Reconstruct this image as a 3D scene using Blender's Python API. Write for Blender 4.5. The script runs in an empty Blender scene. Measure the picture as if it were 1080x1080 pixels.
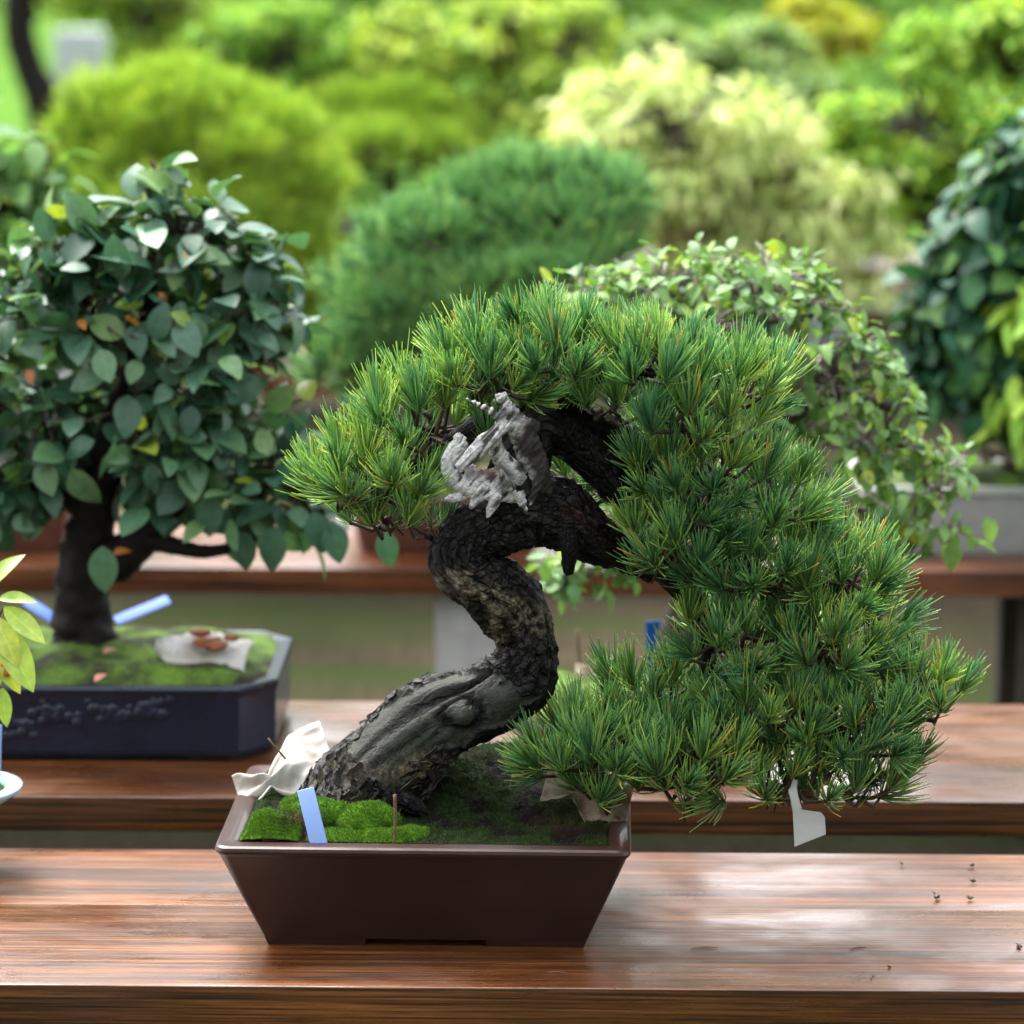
import bpy, bmesh, math, random
import numpy as np
from mathutils import Vector, noise

S = bpy.context.scene
COL = S.collection
rnd = random.Random(7)
R = np.random.default_rng(11)
rad = math.radians

# ------------------------------------------------------------------ camera frame (photo pixels -> world metres)
PITCH = rad(12.04); FPX = 3000.0; EYE = np.array([0.0, 0.0, 1.61])
FW = np.array([0, math.cos(PITCH), -math.sin(PITCH)]); UPV = np.array([0, math.sin(PITCH), math.cos(PITCH)]); RT = np.array([1.0, 0, 0])
BZ = 0.5                                    # height of every bench top

def ray(px, py): return FW + RT * ((px - 540) / FPX) + UPV * ((540 - py) / FPX)
def at(px, py, Y):
    r = ray(px, py); return EYE + r * (Y / r[1])
def onz(px, py, z):
    r = ray(px, py); return EYE + r * ((z - EYE[2]) / r[2])
def ppm(p): return FPX / float(np.dot(np.asarray(p) - EYE, FW))
def proj(P):
    d = np.asarray(P) - EYE; z = d @ FW
    return 540 + FPX * (d @ RT) / z, 540 - FPX * (d @ UPV) / z
def nrm(v):
    v = np.asarray(v, float); n = np.linalg.norm(v, axis=-1, keepdims=True); return v / np.maximum(n, 1e-9)

# ------------------------------------------------------------------ object helpers
def tag(o, label=None, cat=None, group=None, kind=None):
    if label: o['label'] = label
    if cat: o['category'] = cat
    if group: o['group'] = group
    if kind: o['kind'] = kind
    return o

def thing(name, label, cat, loc, rz=0.0, group=None):
    o = bpy.data.objects.new(name, None); COL.objects.link(o)
    o.location = [float(c) for c in loc]; o.rotation_euler = (0, 0, rz); o.empty_display_size = 0.05
    return tag(o, label, cat, group)

def root_of(o):
    while o.parent is not None: o = o.parent
    return o

def mk(name, geo, mat, parent=None, smooth=True, attrs=None, local=False):
    """One mesh object. Vertices are in world space unless local; they are shifted to the thing's own frame."""
    V, Fq = geo[0], geo[1]
    V = np.asarray(V, np.float32).reshape(-1, 3)
    if parent is not None and not local:
        r = root_of(parent)
        V = V - np.array(r.location, np.float32)
        a = -r.rotation_euler.z
        if abs(a) > 1e-9:
            c, s = math.cos(a), math.sin(a)
            V = np.stack([V[:, 0] * c - V[:, 1] * s, V[:, 0] * s + V[:, 1] * c, V[:, 2]], 1)
    me = bpy.data.meshes.new(name)
    Fs = Fq if isinstance(Fq, list) else [Fq]
    tot, idx, start, cnt = 0, [], [], []
    if isinstance(Fq, list) and Fq and not isinstance(Fq[0], np.ndarray):
        for f in Fq: idx.append(np.array(f)); cnt.append(np.array([len(f)]))
    else:
        for f in Fs:
            if len(f): idx.append(np.asarray(f).reshape(-1)); cnt.append(np.full(len(f), f.shape[1]))
    idx = np.concatenate(idx).astype(np.int32); cnt = np.concatenate(cnt).astype(np.int32)
    me.vertices.add(len(V)); me.vertices.foreach_set('co', np.ascontiguousarray(V, np.float32).ravel())
    me.loops.add(len(idx)); me.loops.foreach_set('vertex_index', idx)
    me.polygons.add(len(cnt)); me.polygons.foreach_set('loop_start', np.concatenate([[0], np.cumsum(cnt)[:-1]]).astype(np.int32))
    me.update(calc_edges=True)
    me.polygons.foreach_set('use_smooth', np.full(len(cnt), smooth))
    for k, a in (attrs or {}).items():
        at_ = me.attributes.new(k, 'FLOAT', 'POINT'); at_.data.foreach_set('value', np.ascontiguousarray(a, np.float32))
    me.validate(); me.update()
    me.materials.append(mat)
    o = bpy.data.objects.new(name, me); COL.objects.link(o)
    if name == 'pot' and smooth: me.set_sharp_from_angle(angle=rad(28))
    if parent is not None: o.parent = parent
    return o

class MB:
    """collects several shapes into one mesh"""
    def __init__(s): s.V = []; s.F = []; s.n = 0; s.A = []
    def add(s, V, F, a=0.0):
        V = np.asarray(V, float).reshape(-1, 3); s.V.append(V)
        for f in F: s.F.append([int(i) + s.n for i in f])
        s.A.append(np.full(len(V), a)); s.n += len(V); return s
    def geo(s): return np.concatenate(s.V), s.F

def bm_geo(bm):
    bm.verts.ensure_lookup_table(); bm.verts.index_update()
    V = np.array([v.co[:] for v in bm.verts]); F = [[v.index for v in f.verts] for f in bm.faces]; bm.free(); return V, F

def rbox(c, size, bev=0.003, seg=2, rot=None):
    bm = bmesh.new(); bmesh.ops.create_cube(bm, size=1.0)
    for v in bm.verts: v.co = Vector((v.co.x * size[0], v.co.y * size[1], v.co.z * size[2]))
    if bev: bmesh.ops.bevel(bm, geom=bm.edges[:], offset=bev, segments=seg, affect='EDGES', profile=0.6)
    V, F = bm_geo(bm)
    if rot is not None: V = V @ np.asarray(rot).T
    return V + np.asarray(c, float), F

def catmull(P, n):
    P = np.asarray(P, float); Q = np.vstack([2 * P[0] - P[1], P, 2 * P[-1] - P[-2]]); m = len(P) - 1
    u = np.linspace(0, m, n); i = np.minimum(u.astype(int), m - 1); t = (u - i)[:, None]
    a, b, c, d = Q[i], Q[i + 1], Q[i + 2], Q[i + 3]
    return 0.5 * (2 * b + (c - a) * t + (2 * a - 5 * b + 4 * c - d) * t ** 2 + (3 * b - a - 3 * c + d) * t ** 3)

def tube(P, r, sides=8, n=None, jag=0.0, front=None, flat=1.0):
    """closed tapered tube along points P"""
    P = np.asarray(P, float); r = np.broadcast_to(np.asarray(r, float), (len(P),))
    if n: Q = catmull(np.hstack([P, r[:, None]]), n); P, r = Q[:, :3], np.maximum(Q[:, 3], 1e-4)
    T = nrm(np.gradient(P, axis=0))
    up = np.array([0.31, -0.9, 0.3]) if front is None else np.asarray(front, float)
    A = nrm(up - (T @ up)[:, None] * T); B = np.cross(T, A)
    ph = np.linspace(0, 2 * math.pi, sides, endpoint=False)
    rr = r[:, None] * (1 + jag * R.uniform(-1, 1, (len(P), sides)))
    V = P[:, None] + rr[..., None] * (np.cos(ph)[None, :, None] * A[:, None] * flat + np.sin(ph)[None, :, None] * B[:, None])
    m = len(P); V = V.reshape(-1, 3)
    F = [[i * sides + j, i * sides + (j + 1) % sides, (i + 1) * sides + (j + 1) % sides, (i + 1) * sides + j] for i in range(m - 1) for j in range(sides)]
    F.append(list(range(sides))[::-1]); F.append([(m - 1) * sides + j for j in range(sides)])
    return V, F

# ------------------------------------------------------------------ foliage helpers (vectorised)
def needle_geo(base, d, L, w, bend, seg=3, sides=3, tone=None):
    N = len(base); ref = nrm(R.normal(size=(N, 3)))
    a = nrm(np.cross(d, ref)); b = np.cross(d, a)
    ts = np.linspace(0, 1, seg + 1); prof = np.interp(ts, [0, .15, .8, 1], [.7, 1, .95, .35])
    ph = np.arange(sides) * 2 * math.pi / sides
    cen = base[:, None] + d[:, None] * (L[:, None] * ts)[..., None] + bend[:, None] * (L[:, None] * ts ** 2)[..., None]
    off = np.cos(ph)[None, :, None] * a[:, None] + np.sin(ph)[None, :, None] * b[:, None]
    W = np.broadcast_to(np.asarray(w, float), (N,))
    V = cen[:, :, None] + off[:, None] * (W[:, None] * prof[None])[:, :, None, None]
    m = (seg + 1) * sides
    q = np.array([[i * sides + j, i * sides + (j + 1) % sides, (i + 1) * sides + (j + 1) % sides, (i + 1) * sides + j] for i in range(seg) for j in range(sides)])
    F = (np.arange(N)[:, None, None] * m + q[None]).reshape(-1, 4)
    tip = np.broadcast_to(np.repeat(ts, sides)[None], (N, m)).ravel()
    tn = np.repeat(tone if tone is not None else R.uniform(0, 1, N), m)
    return V.reshape(-1, 3), F, {'tip': tip, 'tone': tn}

def leaf_template(st=7, aspect=0.5, fold=0.25, droop=0.25, serr=False, pointy=1.0):
    s = np.linspace(0, 1, st); w = 0.5 * aspect * np.sin(math.pi * np.clip(s, 0, 1) ** 0.85) ** (0.8 * pointy); w[0] = 0.012; w[-1] = 0.0
    V = []; lx = []
    for k in range(st):
        jag = 1 + (0.12 * (-1) ** k if serr else 0)
        for x in (-1, 0, 1):
            ww = w[k] * jag * x
            V.append([ww, s[k] - 0.15 * droop * s[k] ** 2, fold * abs(ww) - droop * s[k] ** 2]); lx.append(abs(x))
    q = []
    for k in range(st - 1):
        for c in (0, 1): q.append([k * 3 + c, k * 3 + c + 1, k * 3 + c + 4, k * 3 + c + 3])
    return np.array(V), np.array(q), np.array(lx, float)

def leaves_geo(tmpl, pos, fwd, up, size, tone):
    TV, TQ, lx = tmpl; N = len(pos)
    f = nrm(fwd); n = nrm(up - (np.sum(up * f, 1))[:, None] * f); s = np.cross(f, n)
    curl = R.uniform(0.3, 1.7, N)
    loc = np.broadcast_to(TV[None], (N,) + TV.shape).copy(); loc[:, :, 2] *= curl[:, None]
    loc *= size[:, None, None]
    V = pos[:, None] + loc[..., 0:1] * s[:, None] + loc[..., 1:2] * f[:, None] + loc[..., 2:3] * n[:, None]
    m = len(TV); F = (np.arange(N)[:, None, None] * m + TQ[None]).reshape(-1, 4)
    return V.reshape(-1, 3), F, {'tone': np.repeat(tone, m), 'rib': np.tile(lx, N)}

def ells_px(lst, Y):
    """ellipsoids given as (px, py, rx, ry[, depth radius px[, dY]]) -> world (centre, radii)"""
    out = []
    for e in lst:
        y = Y + (e[5] if len(e) > 5 else 0.0); c = at(e[0], e[1], y); k = 1 / ppm(c)
        rz = e[4] if len(e) > 4 else (e[2] + e[3]) / 2
        out.append((c, np.array([e[2] * k, rz * k, e[3] * k * 1.03])))
    return out

def sample_shell(ells, n, lo=0.65, hi=1.0, under=0.55, inner=0.8):
    """points on and just under the outside of a union of ellipsoids"""
    w = np.array([r[0] * r[2] + r[0] * r[1] for c, r in ells]); w /= w.sum()
    P, O = [], []
    tries = 0
    while len(P) < n and tries < n * 30:
        tries += 1
        i = R.choice(len(ells), p=w); c, r = ells[i]
        d = nrm(R.normal(size=3))
        if d[2] < -0.15 and R.random() < under: continue
        p = c + d * r * R.uniform(lo, hi)
        if any(j != i and np.sum(((p - c2) / r2) ** 2) < inner ** 2 for j, (c2, r2) in enumerate(ells)): continue
        P.append(p); O.append(nrm(d / r))
    return np.array(P), np.array(O)

def leafy(ells, tips, per, size, tmpl, droop=0.35, spread=0.6, tone=(0, 1), under=0.5, lo=0.6):
    P, O = sample_shell(ells, tips, lo=lo, under=under)
    N = len(P); k = per
    pos = np.repeat(P, k, 0); out = np.repeat(O, k, 0)
    pos = pos - out * (R.uniform(0, 1.0, (N * k, 1)) * size * 0.9) + R.normal(size=(N * k, 3)) * size * 0.28
    fwd = out * 0.6 + R.normal(size=(N * k, 3)) * spread + np.array([0, 0, -droop])
    up = np.array([0, 0, 0.9]) + out * 0.6 + R.normal(size=(N * k, 3)) * 0.35
    sz = size * R.uniform(0.6, 1.15, N * k)
    tn = np.clip(np.repeat(R.uniform(*tone, N), k) + R.normal(size=N * k) * 0.17, 0, 1)
    return leaves_geo(tmpl, pos, fwd, up, sz, tn), P

def twigs(P, ells, r0=0.0022, r1=0.0009, every=1):
    mb = MB()
    for p in P[::every]:
        i = int(np.argmin([np.sum(((p - c) / r) ** 2) for c, r in ells])); c = ells[i][0]
        q = c + (p - c) * 0.25 + R.normal(size=3) * 0.008
        m = (q + p) / 2 + R.normal(size=3) * 0.012
        V, F = tube([q, m, p], [r0, (r0 + r1) / 2, r1], 4); mb.add(V, F)
    return mb

def tufts(P, A, K, L, w, seg=3, cone=(8, 72), tbase=None, yellow=0.0, lift=0.25):
    N = len(P); M = N * K
    base = np.repeat(P, K, 0); ax = np.repeat(nrm(A), K, 0)
    u = R.uniform(0, 1, M) ** 0.9
    th = np.radians(cone[0] + (cone[1] - cone[0]) * u); ph = R.uniform(0, 2 * math.pi, M)
    ref = nrm(np.cross(ax, np.array([0.3, 0.5, 0.8]) + 0 * ax)); bb = np.cross(ax, ref)
    rd = np.cos(ph)[:, None] * ref + np.sin(ph)[:, None] * bb
    d = np.cos(th)[:, None] * ax + np.sin(th)[:, None] * rd
    base = base + ax * ((1 - u) * L * 0.50 - .08 * L)[:, None] + R.normal(size=(M, 3)) * L * 0.02
    LL = L * R.uniform(0.72, 1.12, M) * np.repeat(R.uniform(0.70, 1.15, N), K)
    bend = ax * (R.uniform(0.0, 0.25, M) + .38 * u * (R.random(M) > .25))[:, None] + np.array([0, 0, lift * 0.5]) + R.normal(size=(M, 3)) * 0.07
    tb = np.repeat(tbase if tbase is not None else R.uniform(0, 1, N), K)
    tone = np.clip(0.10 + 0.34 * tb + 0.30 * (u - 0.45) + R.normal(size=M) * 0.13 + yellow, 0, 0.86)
    tone = np.where(R.random(M) < 0.018, 0.97, tone)
    return needle_geo(base, nrm(d), LL, w, bend, seg=seg, tone=tone)

# ------------------------------------------------------------------ materials
def newmat(name):
    m = bpy.data.materials.new(name); m.use_nodes = True; nt = m.node_tree; nt.nodes.clear()
    out = nt.nodes.new('ShaderNodeOutputMaterial'); return m, nt, out
def N(nt, t, **kw):
    n = nt.nodes.new(t)
    for k, v in kw.items(): setattr(n, k, v)
    return n
def setin(n, **kw):
    for k, v in kw.items(): n.inputs[k.replace('_', ' ')].default_value = v
    return n
def ramp(nt, fac, stops, interp='LINEAR'):
    r = N(nt, 'ShaderNodeValToRGB'); r.color_ramp.interpolation = interp
    el = r.color_ramp.elements
    while len(el) < len(stops): el.new(0.5)
    for e, (p, c) in zip(el, stops): e.position = p; e.color = (*c, 1) if len(c) == 3 else c
    if fac is not None: nt.links.new(fac, r.inputs['Fac'])
    return r
def noise_n(nt, vec, scale, detail=4, rough=0.55, dist=0.0):
    n = N(nt, 'ShaderNodeTexNoise'); n.inputs['Scale'].default_value = scale; n.inputs['Detail'].default_value = detail
    n.inputs['Roughness'].default_value = rough; n.inputs['Distortion'].default_value = dist
    if vec is not None: nt.links.new(vec, n.inputs['Vector'])
    return n
def mapping(nt, scale=(1, 1, 1), coord='Object', rnd_off=True):
    tc = N(nt, 'ShaderNodeTexCoord'); mp = N(nt, 'ShaderNodeMapping'); mp.inputs['Scale'].default_value = scale
    v = tc.outputs[coord]
    if rnd_off:
        oi = N(nt, 'ShaderNodeObjectInfo'); ml = N(nt, 'ShaderNodeMath', operation='MULTIPLY'); ml.inputs[1].default_value = 37.0
        nt.links.new(oi.outputs['Random'], ml.inputs[0])
        ad = N(nt, 'ShaderNodeVectorMath', operation='ADD'); nt.links.new(v, ad.inputs[0]); nt.links.new(ml.outputs[0], ad.inputs[1]); v = ad.outputs[0]
    nt.links.new(v, mp.inputs['Vector']); return mp.outputs['Vector']
def mixc(nt, fac, a, b, blend='MIX'):
    m = N(nt, 'ShaderNodeMix', data_type='RGBA', blend_type=blend)
    for s, x in ((0, fac), (6, a), (7, b)):
        if hasattr(x, 'is_output'): nt.links.new(x, m.inputs[s])
        else: m.inputs[s].default_value = (*x, 1) if isinstance(x, tuple) and len(x) == 3 else x
    return m.outputs[2]
def bump(nt, h, strength=0.3, dist=0.002, nrm_in=None):
    b = N(nt, 'ShaderNodeBump'); b.inputs['Strength'].default_value = strength; b.inputs['Distance'].default_value = dist
    nt.links.new(h, b.inputs['Height'])
    if nrm_in is not None: nt.links.new(nrm_in, b.inputs['Normal'])
    return b.outputs['Normal']
def attr(nt, name): return N(nt, 'ShaderNodeAttribute', attribute_name=name).outputs['Fac']
def principled(nt, out, color, rough=0.5, spec=0.5, normal=None, coat=0.0):
    p = N(nt, 'ShaderNodeBsdfPrincipled')
    for key, x in (('Base Color', color), ('Roughness', rough)):
        if hasattr(x, 'is_output'): nt.links.new(x, p.inputs[key])
        else: p.inputs[key].default_value = (*x, 1) if isinstance(x, tuple) else x
    p.inputs['Specular IOR Level'].default_value = spec; p.inputs['Coat Weight'].default_value = coat; p.inputs['Coat Roughness'].default_value = 0.08
    if normal is not None: nt.links.new(normal, p.inputs['Normal'])
    if out is not None: nt.links.new(p.outputs[0], out.inputs['Surface'])
    return p

def leaf_mat(name, stops, rough=0.4, spec=0.5, trans=0.35, tcol=(1.25, 1.2, 0.55), rib=(1.28, 1.28, 1.2), tipstops=None):
    m, nt, out = newmat(name)
    c = ramp(nt, attr(nt, 'tone'), stops).outputs[0]
    if tipstops:
        t = ramp(nt, attr(nt, 'tip'), tipstops).outputs[0]; c = mixc(nt, 1.0, c, t, 'MULTIPLY')
    elif rib:
        k = ramp(nt, attr(nt, 'rib'), [(0.0, rib), (0.10, (1, 1, 1))]).outputs[0]
        nz = noise_n(nt, mapping(nt, (1, 1, 1)), 90, 3).outputs['Fac']
        c = mixc(nt, 1.0, c, ramp(nt, nz, [(0.3, (.8, .82, .8)), (0.7, (1.2, 1.15, 1.15))]).outputs[0], 'MULTIPLY')
        c = mixc(nt, 1.0, c, k, 'MULTIPLY')
    p = principled(nt, None, c, rough, spec)
    tr = N(nt, 'ShaderNodeBsdfTranslucent'); nt.links.new(mixc(nt, 1.0, c, tcol, 'MULTIPLY'), tr.inputs['Color'])
    ms = N(nt, 'ShaderNodeMixShader'); ms.inputs[0].default_value = trans
    nt.links.new(p.outputs[0], ms.inputs[1]); nt.links.new(tr.outputs[0], ms.inputs[2]); nt.links.new(ms.outputs[0], out.inputs['Surface'])
    return m

def plain(name, color, rough=0.5, spec=0.5, var=0.25, scale=30, bumpd=0.0, coat=0.0):
    m, nt, out = newmat(name); v = mapping(nt)
    n = noise_n(nt, v, scale, 5).outputs['Fac']
    lo = tuple(c * (1 - var) for c in color); hi = tuple(c * (1 + var) for c in color)
    c = ramp(nt, n, [(0.3, lo), (0.7, hi)]).outputs[0]
    principled(nt, out, c, rough, spec, bump(nt, n, 0.4, bumpd) if bumpd else None, coat); return m

def wood_mat(name, dark, mid, light, wet=0.5):
    m, nt, out = newmat(name)
    v = mapping(nt, (0.9, 44, 44)); g = noise_n(nt, v, 1.9, 12, 0.74, 0.7).outputs['Fac']
    v2 = mapping(nt, (1.6, 210, 210)); g2 = noise_n(nt, v2, 1.5, 4, 0.6).outputs['Fac']
    v5 = mapping(nt, (9, 420, 420)); g3 = noise_n(nt, v5, 1.2, 5, .7).outputs['Fac']
    v3 = mapping(nt, (1.6, 5, 5)); bl = noise_n(nt, v3, 1.6, 4, 0.5).outputs['Fac']
    v4 = mapping(nt, (4, 9, 9)); wt = noise_n(nt, v4, 1.3, 5, 0.6, 0.4).outputs['Fac']
    c = ramp(nt, g, [(0.30, dark), (0.48, mid), (0.70, light)]).outputs[0]
    c = mixc(nt, 1.0, c, ramp(nt, g2, [(0.40, (.18, .16, .15)), (0.50, (1.15, 1.15, 1.15))]).outputs[0], 'MULTIPLY')
    c = mixc(nt, 1.0, c, ramp(nt, g3, [(0.34, (.38, .36, .34)), (0.50, (1.05, 1.05, 1.05)), (0.72, (1.35, 1.3, 1.25))]).outputs[0], 'MULTIPLY')
    c = mixc(nt, 1.0, c, ramp(nt, bl, [(0.32, (.5, .46, .44)), (0.62, (1.15, 1.1, 1.05))]).outputs[0], 'MULTIPLY')
    # knots: stretched Voronoi cells, dark in the middle
    vk = mapping(nt, (2.3, 11, 0.01)); vo = N(nt, 'ShaderNodeTexVoronoi'); vo.inputs['Scale'].default_value = 1.0; nt.links.new(vk, vo.inputs['Vector'])
    c = mixc(nt, ramp(nt, vo.outputs['Distance'], [(0.05, (.85, .85, .85)), (0.14, (0, 0, 0))]).outputs[0], c, tuple(x * 0.35 for x in dark))
    rg = ramp(nt, wt, [(0.38, (.22,) * 3), (0.52, (.40,) * 3), (0.66, (.58,) * 3)]).outputs[0]
    h = mixc(nt, 0.5, mixc(nt, .5, g, g3), g2)
    b1 = bump(nt, h, 0.5, 0.003)
    drops = noise_n(nt, mapping(nt, (1, 1.8, 1)), 130, 2, 0.5).outputs['Fac']
    dr = ramp(nt, drops, [(0.68, (0, 0, 0)), (0.72, (1, 1, 1))]).outputs[0]
    p = principled(nt, out, c, rg, 0.5, bump(nt, dr, 0.3, 0.0006, b1))
    cw = ramp(nt, wt, [(0.42, (wet * 1.7,) * 3), (0.60, (wet * .25,) * 3)]).outputs[0]; nt.links.new(cw, p.inputs['Coat Weight'])
    p.inputs['Coat Roughness'].default_value = 0.20; p.inputs['Coat IOR'].default_value = 1.45
    nt.links.new(bump(nt, mixc(nt, .5, g, dr), 0.12, 0.0012), p.inputs['Coat Normal']); return m

M = {}
M['wood'] = wood_mat('wet_bench_wood', (.011, .0038, .0012), (.090, .029, .0065), (.225, .088, .024))
M['wood_far'] = wood_mat('weathered_bench_wood', (.028, .010, .005), (.12, .038, .013), (.19, .072, .028), 0.3)
M['clay'] = plain('dark_brown_clay', (.025, .0068, .0050), 0.46, 0.34, 0.35, 9, 0.0004, 0.22)
M['navy'] = plain('navy_glaze', (.005, .010, .026), 0.22, 0.5, 0.3, 25, 0.0006)
M['greyclay'] = plain('grey_clay', (.30, .31, .295), 0.5, 0.4, 0.1, 20)
M['darkclay'] = plain('slate_glaze', (.02, .024, .032), 0.22, 0.5, 0.3, 25)
M['redclay'] = plain('red_clay', (.10, .035, .022), 0.5, 0.4, 0.2, 25)
M['celadon'] = plain('pale_blue_glaze', (.26, .38, .44), 0.18, 0.5, 0.08, 18)
M['label_blue'] = plain('pale_blue_plastic', (.24, .37, .72), 0.4, 0.4, 0.04, 40)
M['label_mid'] = plain('mid_blue_plastic', (.06, .14, .50), 0.55, 0.25, 0.05, 40)
M['label_deep'] = plain('deep_blue_plastic', (.01, .10, .45), 0.35, 0.4, 0.06, 40)
M['white'] = plain('white_plastic', (.5, .5, .49), 0.4, 0.4, 0.04, 60)
M['stick'] = plain('stick_wood', (.12, .07, .035), 0.7, 0.3, 0.4, 160, 0.0006)
M['twig'] = plain('twig_bark', (.05, .034, .028), 0.7, 0.3, 0.4, 90, 0.0006)
M['twig_grey'] = plain('grey_twig_bark', (.16, .13, .135), 0.7, 0.3, 0.4, 90, 0.0006)
M['bark'] = plain('dark_bark', (.006, .004, .003), 0.75, 0.2, 0.6, 60, 0.004)
M['pine_twig'] = plain('pine_twig_bark', (.045, .026, .016), 0.6, 0.4, 0.5, 120, 0.0008)
M['concrete'] = plain('pale_concrete', (.38, .37, .36), 0.85, 0.2, 0.15, 22, 0.001)
M['leg'] = plain('dark_post', (.035, .028, .022), 0.7, 0.3, 0.3, 20)
M['stone'] = plain('light_grey_stone', (.30, .31, .34), 0.8, 0.2, 0.1, 12)
M['berry'] = plain('orange_berry', (.55, .13, .015), 0.3, 0.5, 0.15, 80)
M['debris'] = plain('dry_bud', (.05, .03, .018), 0.6, 0.4, 0.5, 200, 0.0005)
M['pinkleaf'] = plain('fallen_leaf_pink', (.35, .13, .10), 0.6, 0.4, 0.2, 70)
M['brownlump'] = plain('brown_fertilizer', (.17, .055, .02), 0.7, 0.3, 0.45, 70, 0.002)

def paper_mat(name, col, trans, stain=None):
    m, nt, out = newmat(name)
    nz = noise_n(nt, mapping(nt), 32, 4).outputs['Fac']
    c = ramp(nt, nz, [(0.42, col), (0.72, stain or col)]).outputs[0]
    fine = noise_n(nt, mapping(nt), 500, 2).outputs['Fac']
    p = principled(nt, None, c, 0.6, 0.3, bump(nt, fine, 0.15, 0.0004))
    tr = N(nt, 'ShaderNodeBsdfTranslucent'); nt.links.new(c, tr.inputs['Color'])
    ms = N(nt, 'ShaderNodeMixShader'); ms.inputs[0].default_value = trans
    nt.links.new(p.outputs[0], ms.inputs[1]); nt.links.new(tr.outputs[0], ms.inputs[2]); nt.links.new(ms.outputs[0], out.inputs['Surface'])
    return m
M['paper'] = paper_mat('white_tissue', (.62, .61, .58), 0.35, (.42, .36, .29))
M['paper_old'] = paper_mat('stained_tissue', (.38, .31, .24), 0.35, (.13, .065, .035))

# needles and leaves
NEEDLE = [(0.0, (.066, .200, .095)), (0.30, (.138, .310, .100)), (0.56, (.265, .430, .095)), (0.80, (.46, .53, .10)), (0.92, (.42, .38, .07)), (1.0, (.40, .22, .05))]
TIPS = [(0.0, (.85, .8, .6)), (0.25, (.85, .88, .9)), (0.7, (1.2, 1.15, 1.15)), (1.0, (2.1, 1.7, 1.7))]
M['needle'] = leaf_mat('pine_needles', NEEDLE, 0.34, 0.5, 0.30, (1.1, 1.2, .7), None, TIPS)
M['needle_blue'] = leaf_mat('blue_green_needles', [(0, (.10, .26, .10)), (.5, (.20, .40, .13)), (1, (.38, .50, .12))], 0.6, 0.2, 0.25, (1.1, 1.2, .7), None, TIPS)
M['needle_yellow'] = leaf_mat('yellow_green_needles', [(0, (.22, .40, .05)), (.5, (.38, .56, .06)), (1, (.56, .64, .10))], 0.45, 0.4, 0.3, (1.1, 1.1, .6), None, TIPS)
M['leaf_teal'] = leaf_mat('waxy_teal_leaf', [(0, (.026, .082, .048)), (.45, (.056, .145, .085)), (.84, (.12, .235, .09)), (.93, (.14, .25, .04)), (1, (.24, .32, .04))], 0.42, 0.5, 0.28)
M['leaf_mid'] = leaf_mat('mid_green_leaf', [(0, (.085, .19, .065)), (.5, (.14, .275, .085)), (.85, (.23, .37, .08)), (1, (.32, .40, .05))], 0.5, 0.35, 0.35)
M['leaf_lime'] = leaf_mat('lime_leaf', [(0, (.17, .31, .05)), (.5, (.30, .46, .08)), (1, (.48, .55, .11))], 0.35, 0.5, 0.35)
M['leaf_dark'] = leaf_mat('dark_glossy_leaf', [(0, (.012, .060, .036)), (.6, (.026, .105, .048)), (1, (.08, .20, .04))], 0.5, 0.35, 0.2)
M['leaf_pale'] = leaf_mat('pale_maple_leaf', [(0, (.36, .48, .15)), (.5, (.54, .64, .25)), (1, (.74, .78, .42))], 0.6, 0.18, 0.35, (1.05, 1.05, .7))
M['leaf_yell'] = leaf_mat('yellow_green_leaf', [(0, (.12, .28, .035)), (.5, (.23, .42, .055)), (1, (.40, .54, .08))], 0.6, 0.18, 0.35)
M['leaf_olive'] = leaf_mat('olive_leaf', [(0, (.14, .26, .04)), (.5, (.25, .40, .055)), (1, (.42, .52, .09))], 0.6, 0.18, 0.35)
M['leaf_sage'] = leaf_mat('sage_leaf', [(0, (.14, .25, .09)), (.5, (.22, .35, .12)), (1, (.34, .44, .17))], 0.6, 0.18, 0.35)
M['leaf_gold'] = leaf_mat('golden_leaf', [(0, (.28, .38, .03)), (.8, (.46, .50, .04)), (1, (.5, .40, .09))], 0.6, 0.18, 0.35)
M['leaf_hedge'] = leaf_mat('hedge_leaf', [(0, (.03, .075, .02)), (.5, (.06, .14, .03)), (1, (.15, .25, .04))], 0.75, 0.1, 0.3)

# ------------------------------------------------------------------ camera, sky, sun
cd = bpy.data.cameras.new('camera'); cam = bpy.data.objects.new('camera', cd); COL.objects.link(cam); S.camera = cam
cam.location = EYE; cam.rotation_euler = (math.pi / 2 - PITCH, 0, 0)
cd.sensor_width = 36; cd.lens = FPX / 1080 * 36; cd.clip_start = 0.05; cd.clip_end = 2000
cd.dof.use_dof = True; cd.dof.focus_distance = 3.10; cd.dof.aperture_fstop = 3.3; cd.dof.aperture_blades = 0

SUN_EL, SUN_AZ = rad(62), rad(-35)         # high, behind the plants and to the left; thin cloud
w = bpy.data.worlds.new('World'); S.world = w; w.use_nodes = True; nt = w.node_tree; nt.nodes.clear()
wo = N(nt, 'ShaderNodeOutputWorld'); bg = N(nt, 'ShaderNodeBackground'); sk = N(nt, 'ShaderNodeTexSky')
sk.sky_type = 'NISHITA'; sk.sun_disc = False; sk.sun_elevation = SUN_EL; sk.sun_rotation = SUN_AZ; sk.air_density = 1.0; sk.dust_density = 4.0; sk.ozone_density = 1.0
hs = N(nt, 'ShaderNodeHueSaturation'); hs.inputs['Saturation'].default_value = 0.22
nt.links.new(sk.outputs[0], hs.inputs['Color']); nt.links.new(hs.outputs[0], bg.inputs['Color']); nt.links.new(bg.outputs[0], wo.inputs['Surface'])
bg.inputs['Strength'].default_value = 0.15
ld = bpy.data.lights.new('sun', 'SUN'); ld.energy = 1.15; ld.angle = rad(35); ld.color = (1.0, .96, .90)
sun = bpy.data.objects.new('sun', ld); COL.objects.link(sun)
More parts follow.
